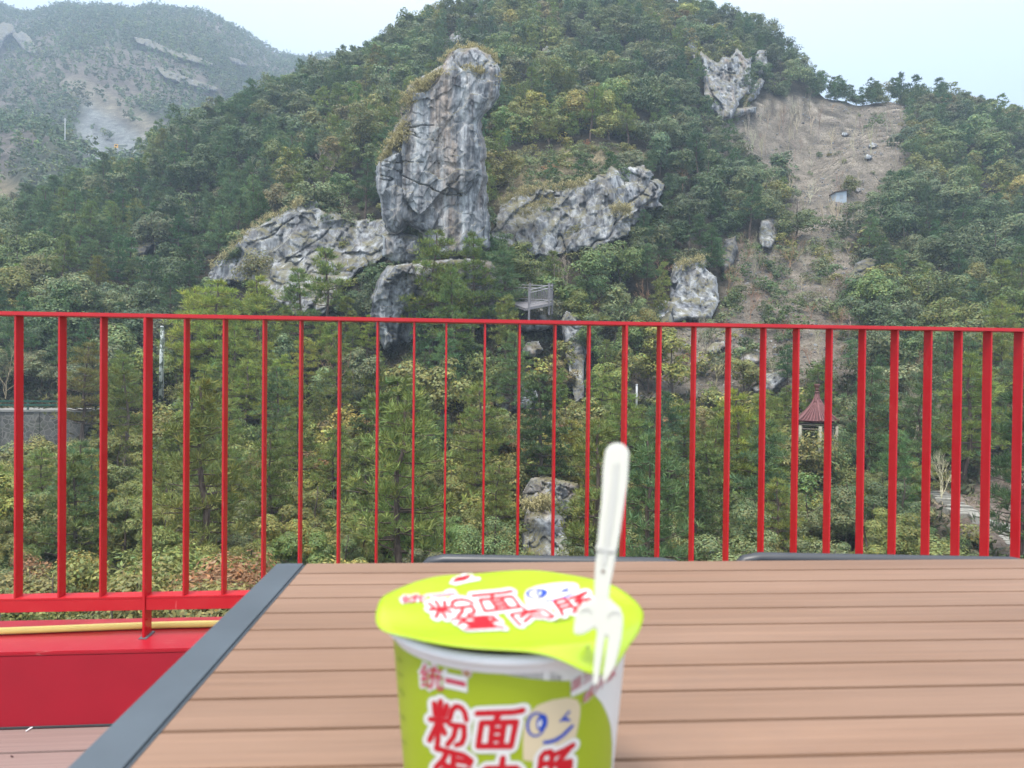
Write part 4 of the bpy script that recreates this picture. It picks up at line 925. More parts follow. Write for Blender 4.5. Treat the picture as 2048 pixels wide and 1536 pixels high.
def oriented(name, o, ux, uy, mat, fill, parent=None, **k):
    """fill(mb) in local metres; placed with origin o, x along ux, y along uy"""
    mb = MB(); fill(mb)
    mb.v = [tuple(o + ux * x + uy * y + np.array([0, 0, 1]) * z) for x, y, z in mb.v]
    return mb.build(name, mat, parent, **k)
w0 = np.array([wa[0], wa[1], RZ])
def wallfill(mb):
    n = 26
    for i in range(n):
        x0, x1 = Lw * i / n, Lw * (i + 1) / n
        mb.box(x0, x1, -.10 - .06 * rng.random(), .55, -4.6, -.12 + .05 * rng.random())
tag(oriented('retaining_wall', w0, dirn, nor, mw.m, wallfill), 'mossy rubble stone retaining wall under the road at the left edge', 'wall')
oriented('road', w0, dirn, nor, plain('pale_concrete_road', (.22, .215, .20), .85, .2, var=.2, scale=3), lambda mb: mb.box(0, Lw, -.22, 4.4, -.09, .05))['kind'] = 'structure'
gr = empty('guard_rail', w0, 'dark green metal guard rail along the road at the left edge', 'guard rail')
GREEN = plain('green_paint', (.012, .085, .055), .45, .4, var=.2, scale=3); POSTG = plain('grey_green_post', (.05, .09, .075), .5)
def lp(o): o.location = -V(*gr.location); return o
def bfill(mb):
    for z in (.40, .70): 
        mb.box(0, Lw + .4, -.03, .0, z + .045, z + .085); mb.box(0, Lw + .4, -.055, -.03, z + .005, z + .045); mb.box(0, Lw + .4, -.03, .0, z - .035, z + .005)
lp(oriented('rail_beam', w0, dirn, nor, GREEN, bfill, gr))
for i in range(8): lp(oriented('post', w0 + dirn * (.5 + i * (Lw - .6) / 7), dirn, nor, POSTG, lambda mb: mb.box(-.06, .06, .002, .12, -.05, .85), gr))
# utility pole with peeling whitewash
pm = Mat('whitewashed_wood', .8, .2); pm.base(pm.mix(pm.ramp(pm.noise(2.2, 6, stretch=(1, 1, .8)), [(.46, 0.0), (.52, 1.0)]), (.10, .12, .09), (.50, .53, .50)))
pD = 60; pb = P(321, 785, pD); pt = P(324, 654, pD - .2)
pr_ = empty('utility_pole', pb, 'weathered white utility pole with flaking paint rising from the bushes on the left', 'pole')
m = MB().tube([(0, 0, -.6), (pt - pb) * .5, pt - pb], [.16, .15, .13], 12); m.build('pole', pm.m, pr_, smooth=True)
MB().tube([(pt - pb) + V(0, 0, -.01), (pt - pb) + V(0, 0, .10)], [.15, .11], 12).build('cap', plain('pole_cap', (.5, .52, .5)), pr_)
MB().tube([V(.22, 0, -.5), pt - pb + V(.20, 0, -.3)], .018, 6).build('conduit', plain('grey_conduit', (.3, .32, .31)), pr_)
pD = hit1(1273, 812); pb = P(1273, 815, pD - .6); pt = P(1273.5, 770, pD - .6)
pr_ = empty('marker_post', pb, 'slim pale grey post standing among pines at the foot of the scree', 'post')
MB().tube([V(0, 0, -.6), pt - pb], .09, 10).build('shaft', plain('pale_grey_post', (.5, .51, .52)), pr_, smooth=True)
MB().tube([pt - pb, pt - pb + V(0, 0, .08)], [.12, .09], 10).build('cap', plain('post_cap', (.4, .41, .42)), pr_)
pb = P(130, 262, 232); pr_ = empty('far_pole', pb, 'tiny thin pale pole on the wooded ridge at far left', 'pole')
MB().tube([V(0, 0, -3), V(0, 0, 4.2)], .16, 6).build('shaft', plain('far_pole_grey', (.6, .6, .6)), pr_)
MB().box(-.7, .7, -.06, .06, 3.55, 3.7).build('crossarm', plain('far_arm_grey', (.5, .5, .5)), pr_)

# pavilion
pvD = 49.5; pb = P(1632, 928, pvD)
pv_ = empty('pavilion', pb, 'small six-sided pavilion with a steep red-brown ribbed roof and pale posts', 'pavilion', rz=math.radians(12))
s = pvD / F
tile = plain('red_brown_tiles', (.085, .027, .028), .75, .35, var=.3, scale=4); rib = plain('ridge_tiles', (.22, .10, .10), .7, .3, var=.2, scale=5)
POSTM = plain('cream_post_paint', (.30, .29, .22), .6, var=.12, scale=4); PALE = plain('pale_bench', (.28, .27, .23), .7)
Hh = (931 - 772) * s; ze = 2.95; zt = Hh - .55; Re = 48 * s
def prof(t): return Re * .92 * (1 - t) ** 1.95 + .10 * t, ze + (zt - ze) * (t ** .86) + .0
mb = MB(); n6 = 6; K = 12; rings = []
for k in range(K + 1):
    r, z = prof(k / K)
    rings.append([(r * math.cos(math.pi / 3 * i) , r * math.sin(math.pi / 3 * i), z + (.16 if k == 0 else 0)) for i in range(6)])
vv, ff = [], []
for R6 in rings: vv += R6
for k in range(K):
    for i in range(6): ff.append((k * 6 + i, k * 6 + (i + 1) % 6, (k + 1) * 6 + (i + 1) % 6, (k + 1) * 6 + i))
b6 = len(vv); vv += [(x * .96, y * .96, z - .12) for x, y, z in rings[0]]
for i in range(6): ff.append((i, b6 + i, b6 + (i + 1) % 6, (i + 1) % 6))
vv.append((0, 0, ze + .9)); c6 = len(vv) - 1
for i in range(6): ff.append((b6 + i, c6, b6 + (i + 1) % 6))
rf = MB().add(vv, ff).build('roof', tile, pv_)
mr = MB()
for i in range(6):
    a = math.pi / 3 * i
    mr.tube([(prof(k / K)[0] * math.cos(a), prof(k / K)[0] * math.sin(a), prof(k / K)[1] + (.20 if k == 0 else .05)) for k in range(K + 1)], .05, 6)
mr.build('ridge', rib, rf)
mr = MB()
for i in range(6):
    a0, a1 = math.pi / 3 * i, math.pi / 3 * (i + 1)
    for j in range(1, 6):
        pts = []
        for k in range(K + 1):
            r, z = prof(k / K); u = j / 6
            if k and abs(u - .5) * 2 * 1.0 > 1 - k / K * .55: break
            q = V(r * math.cos(a0), r * math.sin(a0)) * (1 - u) + V(r * math.cos(a1), r * math.sin(a1)) * u
            pts.append((q[0], q[1], z + (.16 if k == 0 else .02) ))
        if len(pts) > 1: mr.tube(pts, .032, 5)
mr.build('tile_ribs', rib, rf)
fz = zt - .05
mf = MB().lathe([(0, fz), (.16, fz), (.17, fz + .10), (.09, fz + .14), (.09, fz + .20), (.15, fz + .22), (.15, fz + .28), (.10, fz + .31), (.17, fz + .42), (.21, fz + .58), (.20, fz + .64), (0, fz + .64)], 20)
mf.build('finial', plain('brown_finial', (.13, .05, .04), .5), pv_, smooth=True)
Rp = Re * .80
for i in range(6):
    a = math.pi / 3 * i
    MB().tube([(Rp * math.cos(a), Rp * math.sin(a), -.7), (Rp * math.cos(a), Rp * math.sin(a), 2.75)], .12, 12).build('post', POSTM, pv_, smooth=True)
mb = MB()
for i in range(6):
    a0, a1 = math.pi / 3 * i, math.pi / 3 * (i + 1); p0, p1 = V(Rp * math.cos(a0), Rp * math.sin(a0)), V(Rp * math.cos(a1), Rp * math.sin(a1))
    for z0, h in ((2.45, .16), (2.75, .12)):
        mb.tube([(p0[0], p0[1], z0 + .06), (p1[0], p1[1], z0 + .06)], .06, 6)
mb.build('eaves_beam', plain('cream_beam', (.11, .09, .07)), pv_)
for i in range(5):
    a0, a1 = math.pi / 3 * (i - 1), math.pi / 3 * i; p0, p1 = V(Rp * math.cos(a0), Rp * math.sin(a0)), V(Rp * math.cos(a1), Rp * math.sin(a1))
    mb = MB().tube([(p0[0], p0[1], .45), (p1[0], p1[1], .45)], .05, 6).tube([(p0[0], p0[1], .82), (p1[0], p1[1], .82)], .045, 6)
    for j in range(1, 7):
        q = p0 + (p1 - p0) * j / 7; mb.tube([(q[0], q[1], .45), (q[0], q[1], .82)], .022, 5)
    mb.build('bench_rail', PALE, pv_)
MB().lathe([(0, -.75), (Rp + .5, -.75), (Rp + .5, .02), (0, .02)], 6).build('plinth', plain('stone_plinth', (.30, .29, .27), .9, var=.25, scale=3, bump=.4), pv_)

# wooden lookout fence on the rock below the pillar
WOODG = plain('grey_weathered_wood', (.19, .18, .19), .85, .2, var=.25, scale=6); WOODL = plain('pale_weathered_rail', (.32, .31, .32), .8, .2, var=.15, scale=6)
fD = 66.0
def fp(px, py, D=fD): return P(px, py, D)
fo = fp(1080, 612)
fe = empty('lookout_fence', fo, 'grey wooden lookout fence with pale rails on the mossy rock', 'fence')
A, B, Cc, E_ = fp(1012, 600, 68.5), fp(1058, 614, 64.0), fp(1098, 604, 65.2), fp(1104, 604, 67.5)
def up(p, h): return p + V(0, 0, h)
runs = [(fp(1010, 600, 69.5), fp(1060, 602, 68.4)), (fp(1060, 602, 68.4), E_), (B, Cc), (Cc, E_)]
posts = []
for a_, b_ in runs:
    m = MB()
    for h in (1.55, 1.28, .18): m.tube([up(a_, h) - fo, up(b_, h) - fo], .045, 6)
    m.build('rail', WOODL, fe)
    m = MB(); n = max(4, int(np.linalg.norm(b_ - a_) / .17))
    for j in range(1, n): q = a_ + (b_ - a_) * j / n; m.box(*sum([[c_ - .02, c_ + .02] for c_ in (q - fo)[:2]], []), (q - fo)[2] + .22, (q - fo)[2] + 1.24)
    m.build('pickets', WOODG, fe)
    posts += [a_, b_]
seen = []
for q in posts:
    if any(np.linalg.norm(q - r_) < .3 for r_ in seen): continue
    seen.append(q); z = (q - fo)
    MB().box(z[0] - .09, z[0] + .09, z[1] - .09, z[1] + .09, z[2] - 1.2, z[2] + 1.75).build('post', WOODG, fe)
# platform the fence stands on
q = [fp(1010, 601, 70), fp(1050, 616, 63.8), fp(1100, 606, 65.0), fp(1107, 604, 68.0), fp(1060, 600, 70)]
bm_v = [tuple(up(p_, -.02)) for p_ in q] + [tuple(up(p_, -.25)) for p_ in q]
o = MB().add(bm_v, [tuple(range(5)), tuple(range(9, 4, -1))] + [(i, 5 + i, 5 + (i + 1) % 5, (i + 1) % 5) for i in range(5)]).build('lookout_deck', WOODG)
tag(o, 'small grey plank platform inside the wooden lookout fence', 'platform')

# stone steps of the footpath, low on the right
STONE = plain('worn_step_stone', (.26, .25, .22), .85, .2, var=.3, scale=4, bump=.3)
sp_ = [(1872, 995), (1895, 1008), (1922, 1028), (1948, 1040), (1975, 1050), (1996, 1062), (2015, 1075), (2034, 1090), (2052, 1106), (2075, 1122)]
steps = empty('stone_steps', gpt(1960, 1050), 'rough pale stone steps climbing across the brown slope at lower right', 'steps')
so_ = V(*steps.location); k = 0
pts3 = [gpt(*q_) for q_ in sp_]
for i in range(len(pts3) - 1):
    for u in np.linspace(0, 1, 4)[:-1]:
        p_ = pts3[i] * (1 - u) + pts3[i + 1] * u - so_ + V(0, 0, .12); dx = nrm((pts3[i + 1] - pts3[i]) * (1, 1, 0)); dy = np.array([-dx[1], dx[0], 0])
        mb = MB(); L2 = rng.uniform(.16, .24); W2 = rng.uniform(.5, .75); j = rng.normal(size=2) * .08
        mb.box(-L2, L2, -W2, W2, -.3, .10 + .05 * rng.random())
        mb.v = [tuple(p_ + dx * (x + j[0]) + dy * (y + j[1] + .05 * rng.normal()) + V(0, 0, z + .02 * rng.normal())) for x, y, z in mb.v]
        mb.build('step', STONE, steps, bevel=.02)

# white hut on the cleared slope
hD = hit1(1681, 404); hp = P(1681, 401, hD - .8); s = hD / F
hut = empty('hut', hp, 'tiny white-walled hut with a dark sloping roof on the bare slope', 'hut', rz=math.radians(-4))
hw = MB().box(-11 * s, 11 * s, -.2, 2.2, -1.0, 1.25); hw.v = [(x, y, z + (.35 if z > 1 and x > 0 else 0)) for x, y, z in hw.v]
hw.build('wall', plain('whitewash', (.42, .48, .55), .8), hut)
r_ = MB().box(-13 * s, 13 * s, -.5, 2.4, 1.27, 1.40); r_.v = [(x, y, z + (.40 if x > 0 else 0)) for x, y, z in r_.v]
r_.build('roof', plain('dark_roofing', (.09, .06, .045), .8), hut)
MB().box(-.25, .35, -.23, -.2, .2, .9).build('door', plain('grey_hut_door', (.35, .38, .42)), hut)

# yellow truck on the quarry track
tD = hit1(243, 298); tp = P(243, 300, tD - 1); s = tD / F
tr = empty('parked_truck', tp, 'tiny truck with a yellow front on the pale quarry track far left', 'truck', rz=math.radians(-8))
YEL = plain('yellow_paint', (.80, .42, .03), .5)
cab = MB().box(-12 * s, -4.2 * s, -1.1, 1.1, .45, 2.3).build('cab', YEL, tr, bevel=.08)
MB().box(-12.1 * s - .03, -11.9 * s, -.9, .9, 1.35, 2.05).build('windscreen', plain('dark_glass', (.03, .04, .05), .1), cab)
MB().box(-10.5 * s, -6 * s, -1.14, -1.09, 1.4, 2.0).build('side_window', plain('dark_glass_side', (.03, .04, .05), .1), cab)
MB().box(-3.8 * s, 12 * s, -1.15, 1.15, .6, 2.05).build('cargo_body', plain('grey_green_cargo', (.20, .22, .18), .7), tr)
MB().box(-4 * s, 12.3 * s, -1.25, 1.25, 2.06, 2.28).build('cover', plain('pale_tarpaulin', (.62, .62, .55), .7), tr)
for x in (-9 * s, 4 * s, 9 * s):
    for y in (-1.12, 1.12):
        MB().tube([(x, y - .14, .42), (x, y + .14, .42)], .42, 14).build('wheel', plain('tyre', (.02, .02, .02), .9), tr)

# ------------------------------------------------------------------ terrace
YP = 2.26
mb = MB(); y = 2.147 - .004
bw = .134
mb_x0, mb_x1 = -3.2, 4.6
first = 2.147 - .13 - .003
mb.box(mb_x0, mb_x1, first, 2.143, -.028, 0)
while first > -1.6:
    mb.box(mb_x0, mb_x1, first - .006 - bw, first - .006, -.028, 0); first -= bw + .006
dk = mb.build('deck', DECK, bevel=.002); dk['kind'] = 'structure'
jo = MB()
for x in np.arange(-3, 4.6, .5): jo.box(x - .03, x + .03, -1.7, 2.14, -.13, -.03)
jo.build('deck_joists', plain('dark_joist', (.03, .03, .03)), dk)
bz = CAMZ - .8158
RED_FRONT_SHADE = plain('shaded_front_red', (.33, .008, .022), .42, .4, var=.06, scale=6)  # beam red without scuffs, coloured darker for the less lit front face
beam = empty('steel_beam', (0, 2.28, 0), 'wide red painted steel edge beam along the deck under the railing', 'beam')
fp_ = MB().box(-3.2, 4.6, 2.148, 2.158, -.16, bz - .0125).build('front_plate', RED_FRONT_SHADE, beam, bevel=.001); fp_.location = (0, -2.28, 0)
m = MB().box(-3.2, 4.6, 2.1465, 2.152 + .27, bz - .012, bz).box(-3.2, 4.6, 2.412, 2.422, -.16, bz - .0125).box(-3.2, 4.6, 2.148, 2.422, -.175, -.161)
o = m.build('beam_body', RED_BEAM, beam, bevel=.0025); o.location = (0, -2.28, 0)
o = MB().box(-3.2, 4.6, 2.1435, 2.1475, .0005, .006).build('gap_shade', plain('dark_gap_shade', (.05, .05, .055), .8), beam); o.location = (0, -2.28, 0)  # dark-coloured strip standing for the shaded gap at the beam's foot

rail = empty('railing', (0, YP, bz), 'bright red flat-bar steel railing across the whole view', 'railing')
ZT = CAMZ + .1823; ZL = CAMZ - .688
def loc(o): o.location = -V(0, YP, bz); return o
m = MB().box(-3.2, 4.6, YP - .025, YP + .025, ZT - .012, ZT)
loc(m.build('top_rail', RED, rail, bevel=.0015))
POSTS = [297, 1250]
xs = [float(on_y(x, 640, YP)[0]) for x in BARPX]
px_ = [xs[3], xs[16], xs[16] + (xs[16] - xs[3]), xs[3] - (xs[16] - xs[3])]
allx = sorted([(x, i in (3, 16)) for i, x in enumerate(xs)] + [(xs[0] - .117 * k, k == 10) for k in range(1, 14)] + [(xs[-1] + .117 * k, k == 1) for k in range(1, 15)])
segs = sorted(px_)
for a_, b_ in zip([-3.2] + segs, segs + [4.6]):
    x0, x1 = a_ + .0045, b_ - .0045
    m = MB().box(x0, x1, YP - .022, YP + .030, ZL - .006, ZL).box(x0, x1, YP - .022, YP - .016, ZL - .042, ZL - .0062)
    loc(m.build('bottom_rail', RED, rail, bevel=.001))
for i, (x, post) in enumerate(allx):
    if any(abs(x - q_) < .03 for q_ in px_):
        m = MB().box(x - .004, x + .004, YP - .0275, YP + .0235, bz - .0, ZT - .0122)
        o = loc(m.build('post', RED, rail, bevel=.001))
        g_ = MB().box(x - .012, x + .012, YP - .034, YP + .03, bz + .0002, bz + .003)
        loc(g_.build('weld_foot', plain('weld_grey', (.12, .12, .13), .7), rail))
    else:
        m = MB().box(x - .003, x + .003, YP - .019, YP + .019, ZL + .0002, ZT - .0122)
        loc(m.build('baluster', RED, rail, bevel=.0008))
for x in px_[:2]:
    m = MB()
    for zz in (.03, .055, .095, .12): m.tube([(x + .0042, YP - .012, bz + zz), (x + .007, YP - .012, bz + zz)], .0035, 8)
    loc(m.build('rivets', RED, rail))

# yellow hose lying on the beam, behind the posts
hx = np.linspace(-3.1, 3.6, 90)
pts = [(x, YP + .075 + .035 * math.sin(x * 1.7 + .6) + .012 * math.sin(x * 5), bz + .0115) for x in hx]
tag(MB().tube(pts, .0105, 14).build('hose', plain('yellow_pvc', (.92, .76, .22), .38, .5, var=.05), smooth=True), 'yellow plastic hose lying along the top of the red beam', 'hose')
pts = [on_z(x_, y_, .004) for x_, y_ in ((52, 1462), (60, 1457), (66, 1454), (67, 1451))]
tag(MB().tube(pts, [.0015, .0022, .002, .001], 6).build('plastic_scrap', plain('white_plastic', (.8, .8, .82))), 'small white scrap of plastic lying on the deck by the beam', 'litter')
pts = [on_z(x_, y_, .0035) for x_, y_ in ((22, 1512), (26, 1513))]
tag(MB().tube(pts, [.002, .0015], 6).build('dead_leaf', plain('dead_leaf', (.06, .03, .03))), 'tiny dark leaf crumb on the pink-brown deck boards', 'litter')

# ------------------------------------------------------------------ table
TZ = CAMZ - .26; TA = -.0256
ex, ey = V(math.cos(TA), math.sin(TA), 0), V(-math.sin(TA), math.cos(TA), 0)
TL = .9771                                      # far edge along ey
ox = float(np.mean([q_ @ ex for q_ in (on_z(535, 1128, TZ), on_z(164, 1536, TZ))]))
ix = float(np.mean([q_ @ ex for q_ in (on_z(593, 1128, TZ), on_z(290, 1536, TZ))]))
TW = 1.45; ND = .16
tab = empty('table', tuple(ex * (ox + TW / 2) + ey * (TL + ND) / 2), 'outdoor table with tan composite slats and a charcoal metal frame', 'table', rz=TA)
def tl(x, y, z): return V(x - (ox + TW / 2), y - (TL + ND) / 2, z)
def tbox(mb, x0, x1, y0, y1, z0, z1):
    a_, b_ = tl(x0, y0, z0), tl(x1, y1, z1); return mb.box(a_[0], b_[0], a_[1], b_[1], z0, z1)
fr = MB(); sw = ix - ox
tbox(fr, ox, ix, ND, TL + .0005, TZ - .045, TZ + .0008)
tbox(fr, ox + TW - sw, ox + TW, ND, TL + .0005, TZ - .045, TZ + .0008)
tbox(fr, ix + .0005, ox + TW - sw - .0005, TL - .03, TL - .0015, TZ - .055, TZ - .0225)
tbox(fr, ix + .0005, ox + TW - sw - .0005, ND, ND + .03, TZ - .055, TZ - .0225)
tbox(fr, ix + .0005, ox + TW - sw - .0005, .55, .58, TZ - .055, TZ - .0225)
fr.build('frame', CHAR, tab, bevel=.0025)
sm = MB(); y = TL; k = 0
while y > ND + .01:
    y0 = max(y - .051 + .0026, ND)
    if y - y0 > .01: tbox(sm, ix + .0015, ox + TW - sw - .0015, y0, y, TZ - .022, TZ)
    y -= .051
sm.build('tabletop', SLAT, tab, bevel=.0009)
for x in (ox + .045, ox + TW - .085):
    for y in (ND + .03, TL - .07):
        lg = MB(); tbox(lg, x, x + .04, y, y + .04, .004, TZ - .0555); lg.build('leg', CHAR, tab, bevel=.002)
        ft = MB(); a_ = tl(x + .02, y + .02, 0); ft.tube([(a_[0], a_[1], .0005), (a_[0], a_[1], .0038)], .018, 12); ft.build('foot', CHAIRM, tab)

# ------------------------------------------------------------------ two chairs pushed in at the far side (their backs just top the table edge)
def chair(name, xl, xr, px_l, px_r, py, D, label, rot):
    a_, b_ = P(px_l, py, D), P(px_r, py, D + (px_r - px_l) / F * D * math.tan(-rot))
    c_ = (a_ + b_) / 2; W = np.linalg.norm((b_ - a_)[:2]) / 2; H_ = c_[2]
    ch = empty(name, (c_[0], c_[1], 0), label, 'chair', 'dark metal chairs behind the table', rz=math.atan2(b_[1] - a_[1], b_[0] - a_[0]))
    r = .011
    # the back frame: one bent tube, both uprights and the rounded top corners
    pts = [(-W, -.03, .44), (-W, .0, H_ - .05), (-W + .006, .0, H_ - .028), (-W + .02, 0, H_ - .015), (-W + .042, 0, H_ - r)] + [(x, 0, H_ - r) for x in np.linspace(-W + .09, W - .09, 5)] + [(W - .042, 0, H_ - r), (W - .02, 0, H_ - .015), (W - .006, 0, H_ - .028), (W, 0, H_ - .05), (W, -.03, .44)]
    MB().tube(pts, r, 10).build('back_frame', CHAIRM, ch, smooth=True)
    MB().box(-W + .012, W - .012, -.008, -.003, .50, H_ - .026).build('back_sling', MESHF, ch)
    MB().box(-W + .012, W - .012, -.46, -.04, .432, .440).build('seat', MESHF, ch)
    MB().tube([(-W, -.03, .436), (-W, -.47, .436), (W, -.47, .436), (W, -.03, .436)], r, 8).build('seat_frame', CHAIRM, ch)
    for sx in (-1, 1):
        MB().tube([(sx * W, -.03, .43), (sx * (W + .01), .05, .005)], r, 8).build('leg', CHAIRM, ch)
        MB().tube([(sx * W, -.46, .43), (sx * (W + .01), -.47, .005)], r, 8).build('leg', CHAIRM, ch)
        MB().tube([(sx * W, .0, .62), (sx * W, -.24, .635), (sx * W, -.42, .60), (sx * W, -.46, .44)], r, 8).build('armrest', CHAIRM, ch)
chair('metal_chair', 0, 0, 838, 1374, 1111.5, 1.16, 'dark metal chair whose back ends left of the gap behind the table', .022)
chair('metal_chair', 0, 0, 1466, 2080, 1109, 1.13, 'dark metal chair behind the right end of the table', .035)

# ------------------------------------------------------------------ noodle cup
CD = .392
c0 = P(1020, 1214, CD); CX, CY, CZ = c0            # centre of the rim
RT, KZ = .0655, .088                               # body radius under the rim and taper
def cone_r(z): return RT - (CZ - z) * KZ
cup = empty('noodle_cup', (CX, CY, TZ), 'lime green paper noodle cup with a peeled lid standing on the table', 'cup')
def cl(o): o.location = -V(CX, CY, TZ); return o
hb = CZ - TZ
LIME_B = plain('lime_print', (.285, .36, .014), .42, .4, var=.03); WHITE = plain('white_card', (.66, .66, .68), .45, .4, var=.02)
LIME_L = Mat('lime_foil', .30, .5); LIME_L.base(LIME_L.mix(LIME_L.noise(14, 3), (.31, .43, .010), (.35, .475, .018))); LIME_L.bump(LIME_L.noise(18, 3), .12, .01); LIME_L = LIME_L.m
prof_ = [(0, .004), (cone_r(TZ) - .004, .004), (cone_r(TZ) - .0035, 0.0006), (cone_r(TZ), 0.0006)] + [(cone_r(TZ + z), z) for z in np.linspace(.004, hb - .010, 12)]
cl(MB().lathe(prof_, 128, (CX, CY, TZ)).build('body', LIME_B, cup, smooth=True))
zi = hb - .010
rp = [(cone_r(TZ + zi) + .0003, zi), (RT + .0009, hb - .0075), (RT + .0012, hb - .006)] + [(RT + .0018 + .0028 * math.cos(a), hb - .0028 + .0028 * math.sin(a)) for a in np.linspace(-1.4, 3.4, 12)] + [(RT - .0016, hb - .008), (RT - .002 - .03 * KZ, hb - .04), (RT - .09 * KZ - .002, hb - .09), (0, hb - .09)]
cl(MB().lathe(rp, 128, (CX, CY, TZ)).build('rim', WHITE, cup, smooth=True))
TT = math.radians(27)
def angd(a, b): return (a - b + math.pi) % (2 * math.pi) - math.pi
def lid_R(th): return .0740 + .0085 * np.exp(-(angd(th, TT) / .25) ** 2) + .0007 * np.sin(th * 9)
def lid_z(x, y):
    dx, dy = x - CX, y - CY; r = np.hypot(dx, dy); th = np.arctan2(dx, -dy)
    g1 = np.exp(-(angd(th, -.42) / .62) ** 2); u = np.clip(r / .0744, 0, 1.3)
    z = CZ + .0014 + .0042 * g1 * u ** 2.4 + .0012 * np.sin(th * 3 + 1) * u ** 3 + .0006 * np.sin(th * 7 + r * 90) * u ** 3
    wt = np.exp(-(angd(th, TT) / .30) ** 2)
    z = z - np.clip(r - .0690, 0, 1) * .80 * wt - np.clip(r - .0702, 0, 1) * .35 * (1 - wt) * (1 - g1)
    return z
nth, nr = 160, 40
th = np.linspace(-math.pi, math.pi, nth, endpoint=False); fr_ = np.linspace(0.02, 1, nr)
RR = lid_R(th)[:, None] * fr_[None, :]
lx, ly = CX + RR * np.sin(th)[:, None], CY - RR * np.cos(th)[:, None]; lz = lid_z(lx, ly)
vtop = np.stack([lx, ly, lz], -1).reshape(-1, 3); vbot = vtop - (0, 0, .0004)
I = np.arange(nth * nr).reshape(nth, nr); I2 = np.roll(I, -1, 0)
ft = np.stack([I[:, :-1], I2[:, :-1], I2[:, 1:], I[:, 1:]], -1).reshape(-1, 4)[:, ::-1]; nb_ = nth * nr
edge = np.stack([I[:, -1], I2[:, -1], I2[:, -1] + nb_, I[:, -1] + nb_], -1)
me = np_mesh('lid', np.concatenate([vtop, vbot, [[CX, CY, CZ + .0014]]]), [np.concatenate([ft, ft[:, ::-1] + nb_, edge[:, ::-1]]), np.stack([I[:, 0], I2[:, 0], np.full(nth, 2 * nb_)], -1)[:, ::-1]])
LID = cl(link('lid', me, LIME_L, cup, smooth=True))

# printing: drawn flat in picture coordinates, laid onto the cup's surface where the sight line meets it
def to_cone(px, py, off):
    d = ray(px, py); o_ = _T - V(CX, CY, 0)
    k0 = RT - CZ * KZ + off                       # r = k0 + KZ*z
    a_ = d[..., 0] ** 2 + d[..., 1] ** 2 - (KZ * d[..., 2]) ** 2
    rz0 = k0 + KZ * o_[2]
    b_ = 2 * (o_[0] * d[..., 0] + o_[1] * d[..., 1] - rz0 * KZ * d[..., 2]); c_ = o_[0] ** 2 + o_[1] ** 2 - rz0 ** 2
    dis = np.maximum(b_ * b_ - 4 * a_ * c_, 0); t_ = (-b_ - np.sqrt(dis)) / (2 * a_)
    return _T + d * t_[..., None]
def to_lid(px, py, off):
    z = np.full(np.shape(px), CZ + .002)
    for _ in range(12):
        q_ = on_z(px, py, z); z = lid_z(q_[..., 0], q_[..., 1]) + off
    return on_z(px, py, z)
def cut(v2, faces, step):
    bm = bmesh.new(); vs = [bm.verts.new((x, y, 0)) for x, y in v2]
    for f in faces:
        try: bm.faces.new([vs[i] for i in f])
        except ValueError: pass
    a_ = np.array(v2)
    for ax in (0, 1):
        for s_ in np.arange(a_[:, ax].min() + step, a_[:, ax].max(), step):
            n_ = Vector((1, 0, 0)) if ax == 0 else Vector((0, 1, 0)); co = n_ * s_
            bmesh.ops.bisect_plane(bm, geom=bm.verts[:] + bm.edges[:] + bm.faces[:], plane_co=co, plane_no=n_)
    return bm
def pl(o): o.location = (0, 0, 0); return o
def printed(name, v2, faces, mat, parent, surf, off, step=7):
    bm = cut(v2, faces, step)
    co = np.array([v_.co[:2] for v_ in bm.verts]); q_ = surf(co[:, 0], co[:, 1], off)
    for v_, p_ in zip(bm.verts, q_): v_.co = p_
    bm.normal_update()
    me_ = bpy.data.meshes.new(name); bm.to_mesh(me_); bm.free()
    return pl(link(name, me_, mat, parent))
def poly_fill(poly):
    from mathutils.geometry import tessellate_polygon
    return poly, [tuple(t_) for t_ in tessellate_polygon([[Vector((x, y, 0)) for x, y in poly]])]
def stroke(pts, ws):
    pts = np.array(pts, float); t_ = np.gradient(pts, axis=0); t_ /= np.linalg.norm(t_, axis=1, keepdims=True); n_ = np.stack([-t_[:, 1], t_[:, 0]], 1) * np.array(ws)[:, None] / 2
    v_ = np.concatenate([pts + n_, pts - n_]); k_ = len(pts)
    return v_.tolist(), [(i, i + 1, k_ + i + 1, k_ + i) for i in range(k_ - 1)]
def ell(cx, cy, rx, ry, rot=0, n=36):
    a_ = np.linspace(0, 2 * math.pi, n, endpoint=False); x, y = rx * np.cos(a_), ry * np.sin(a_); c_, s_ = math.cos(rot), math.sin(rot)
    return [(cx + u * c_ - v_ * s_, cy + u * s_ + v_ * c_) for u, v_ in zip(x, y)]
def ring(o_, i_):
    n = len(o_); return o_ + i_, [(k, (k + 1) % n, n + (k + 1) % n, n + k) for k in range(n)]
def glyph(s_, off):
    cu = bpy.data.curves.new('glyph', 'FONT'); cu.body = s_; cu.offset = off; cu.resolution_u = 3
    ob = bpy.data.objects.new('glyph', cu); C.objects.link(ob); dg = bpy.context.evaluated_depsgraph_get(); dg.update()
    me_ = bpy.data.meshes.new_from_object(ob.evaluated_get(dg)); v_ = np.array([q_.co[:2] for q_ in me_.vertices]); f_ = [tuple(p_.vertices) for p_ in me_.polygons]
    bpy.data.objects.remove(ob); bpy.data.curves.remove(cu); bpy.data.meshes.remove(me_)
    return v_, f_
def quadmap(v_, box, lo, hi):
    """unit box of the glyph to a picture quad: BL, BR, TR, TL"""
    u = (v_ - lo) / (hi - lo); a_, b_, c_, d_ = (np.array(q_, float) for q_ in box); x, y = u[:, :1], u[:, 1:]
    return a_ * (1 - x) * (1 - y) + b_ * x * (1 - y) + c_ * x * y + d_ * (1 - x) * y
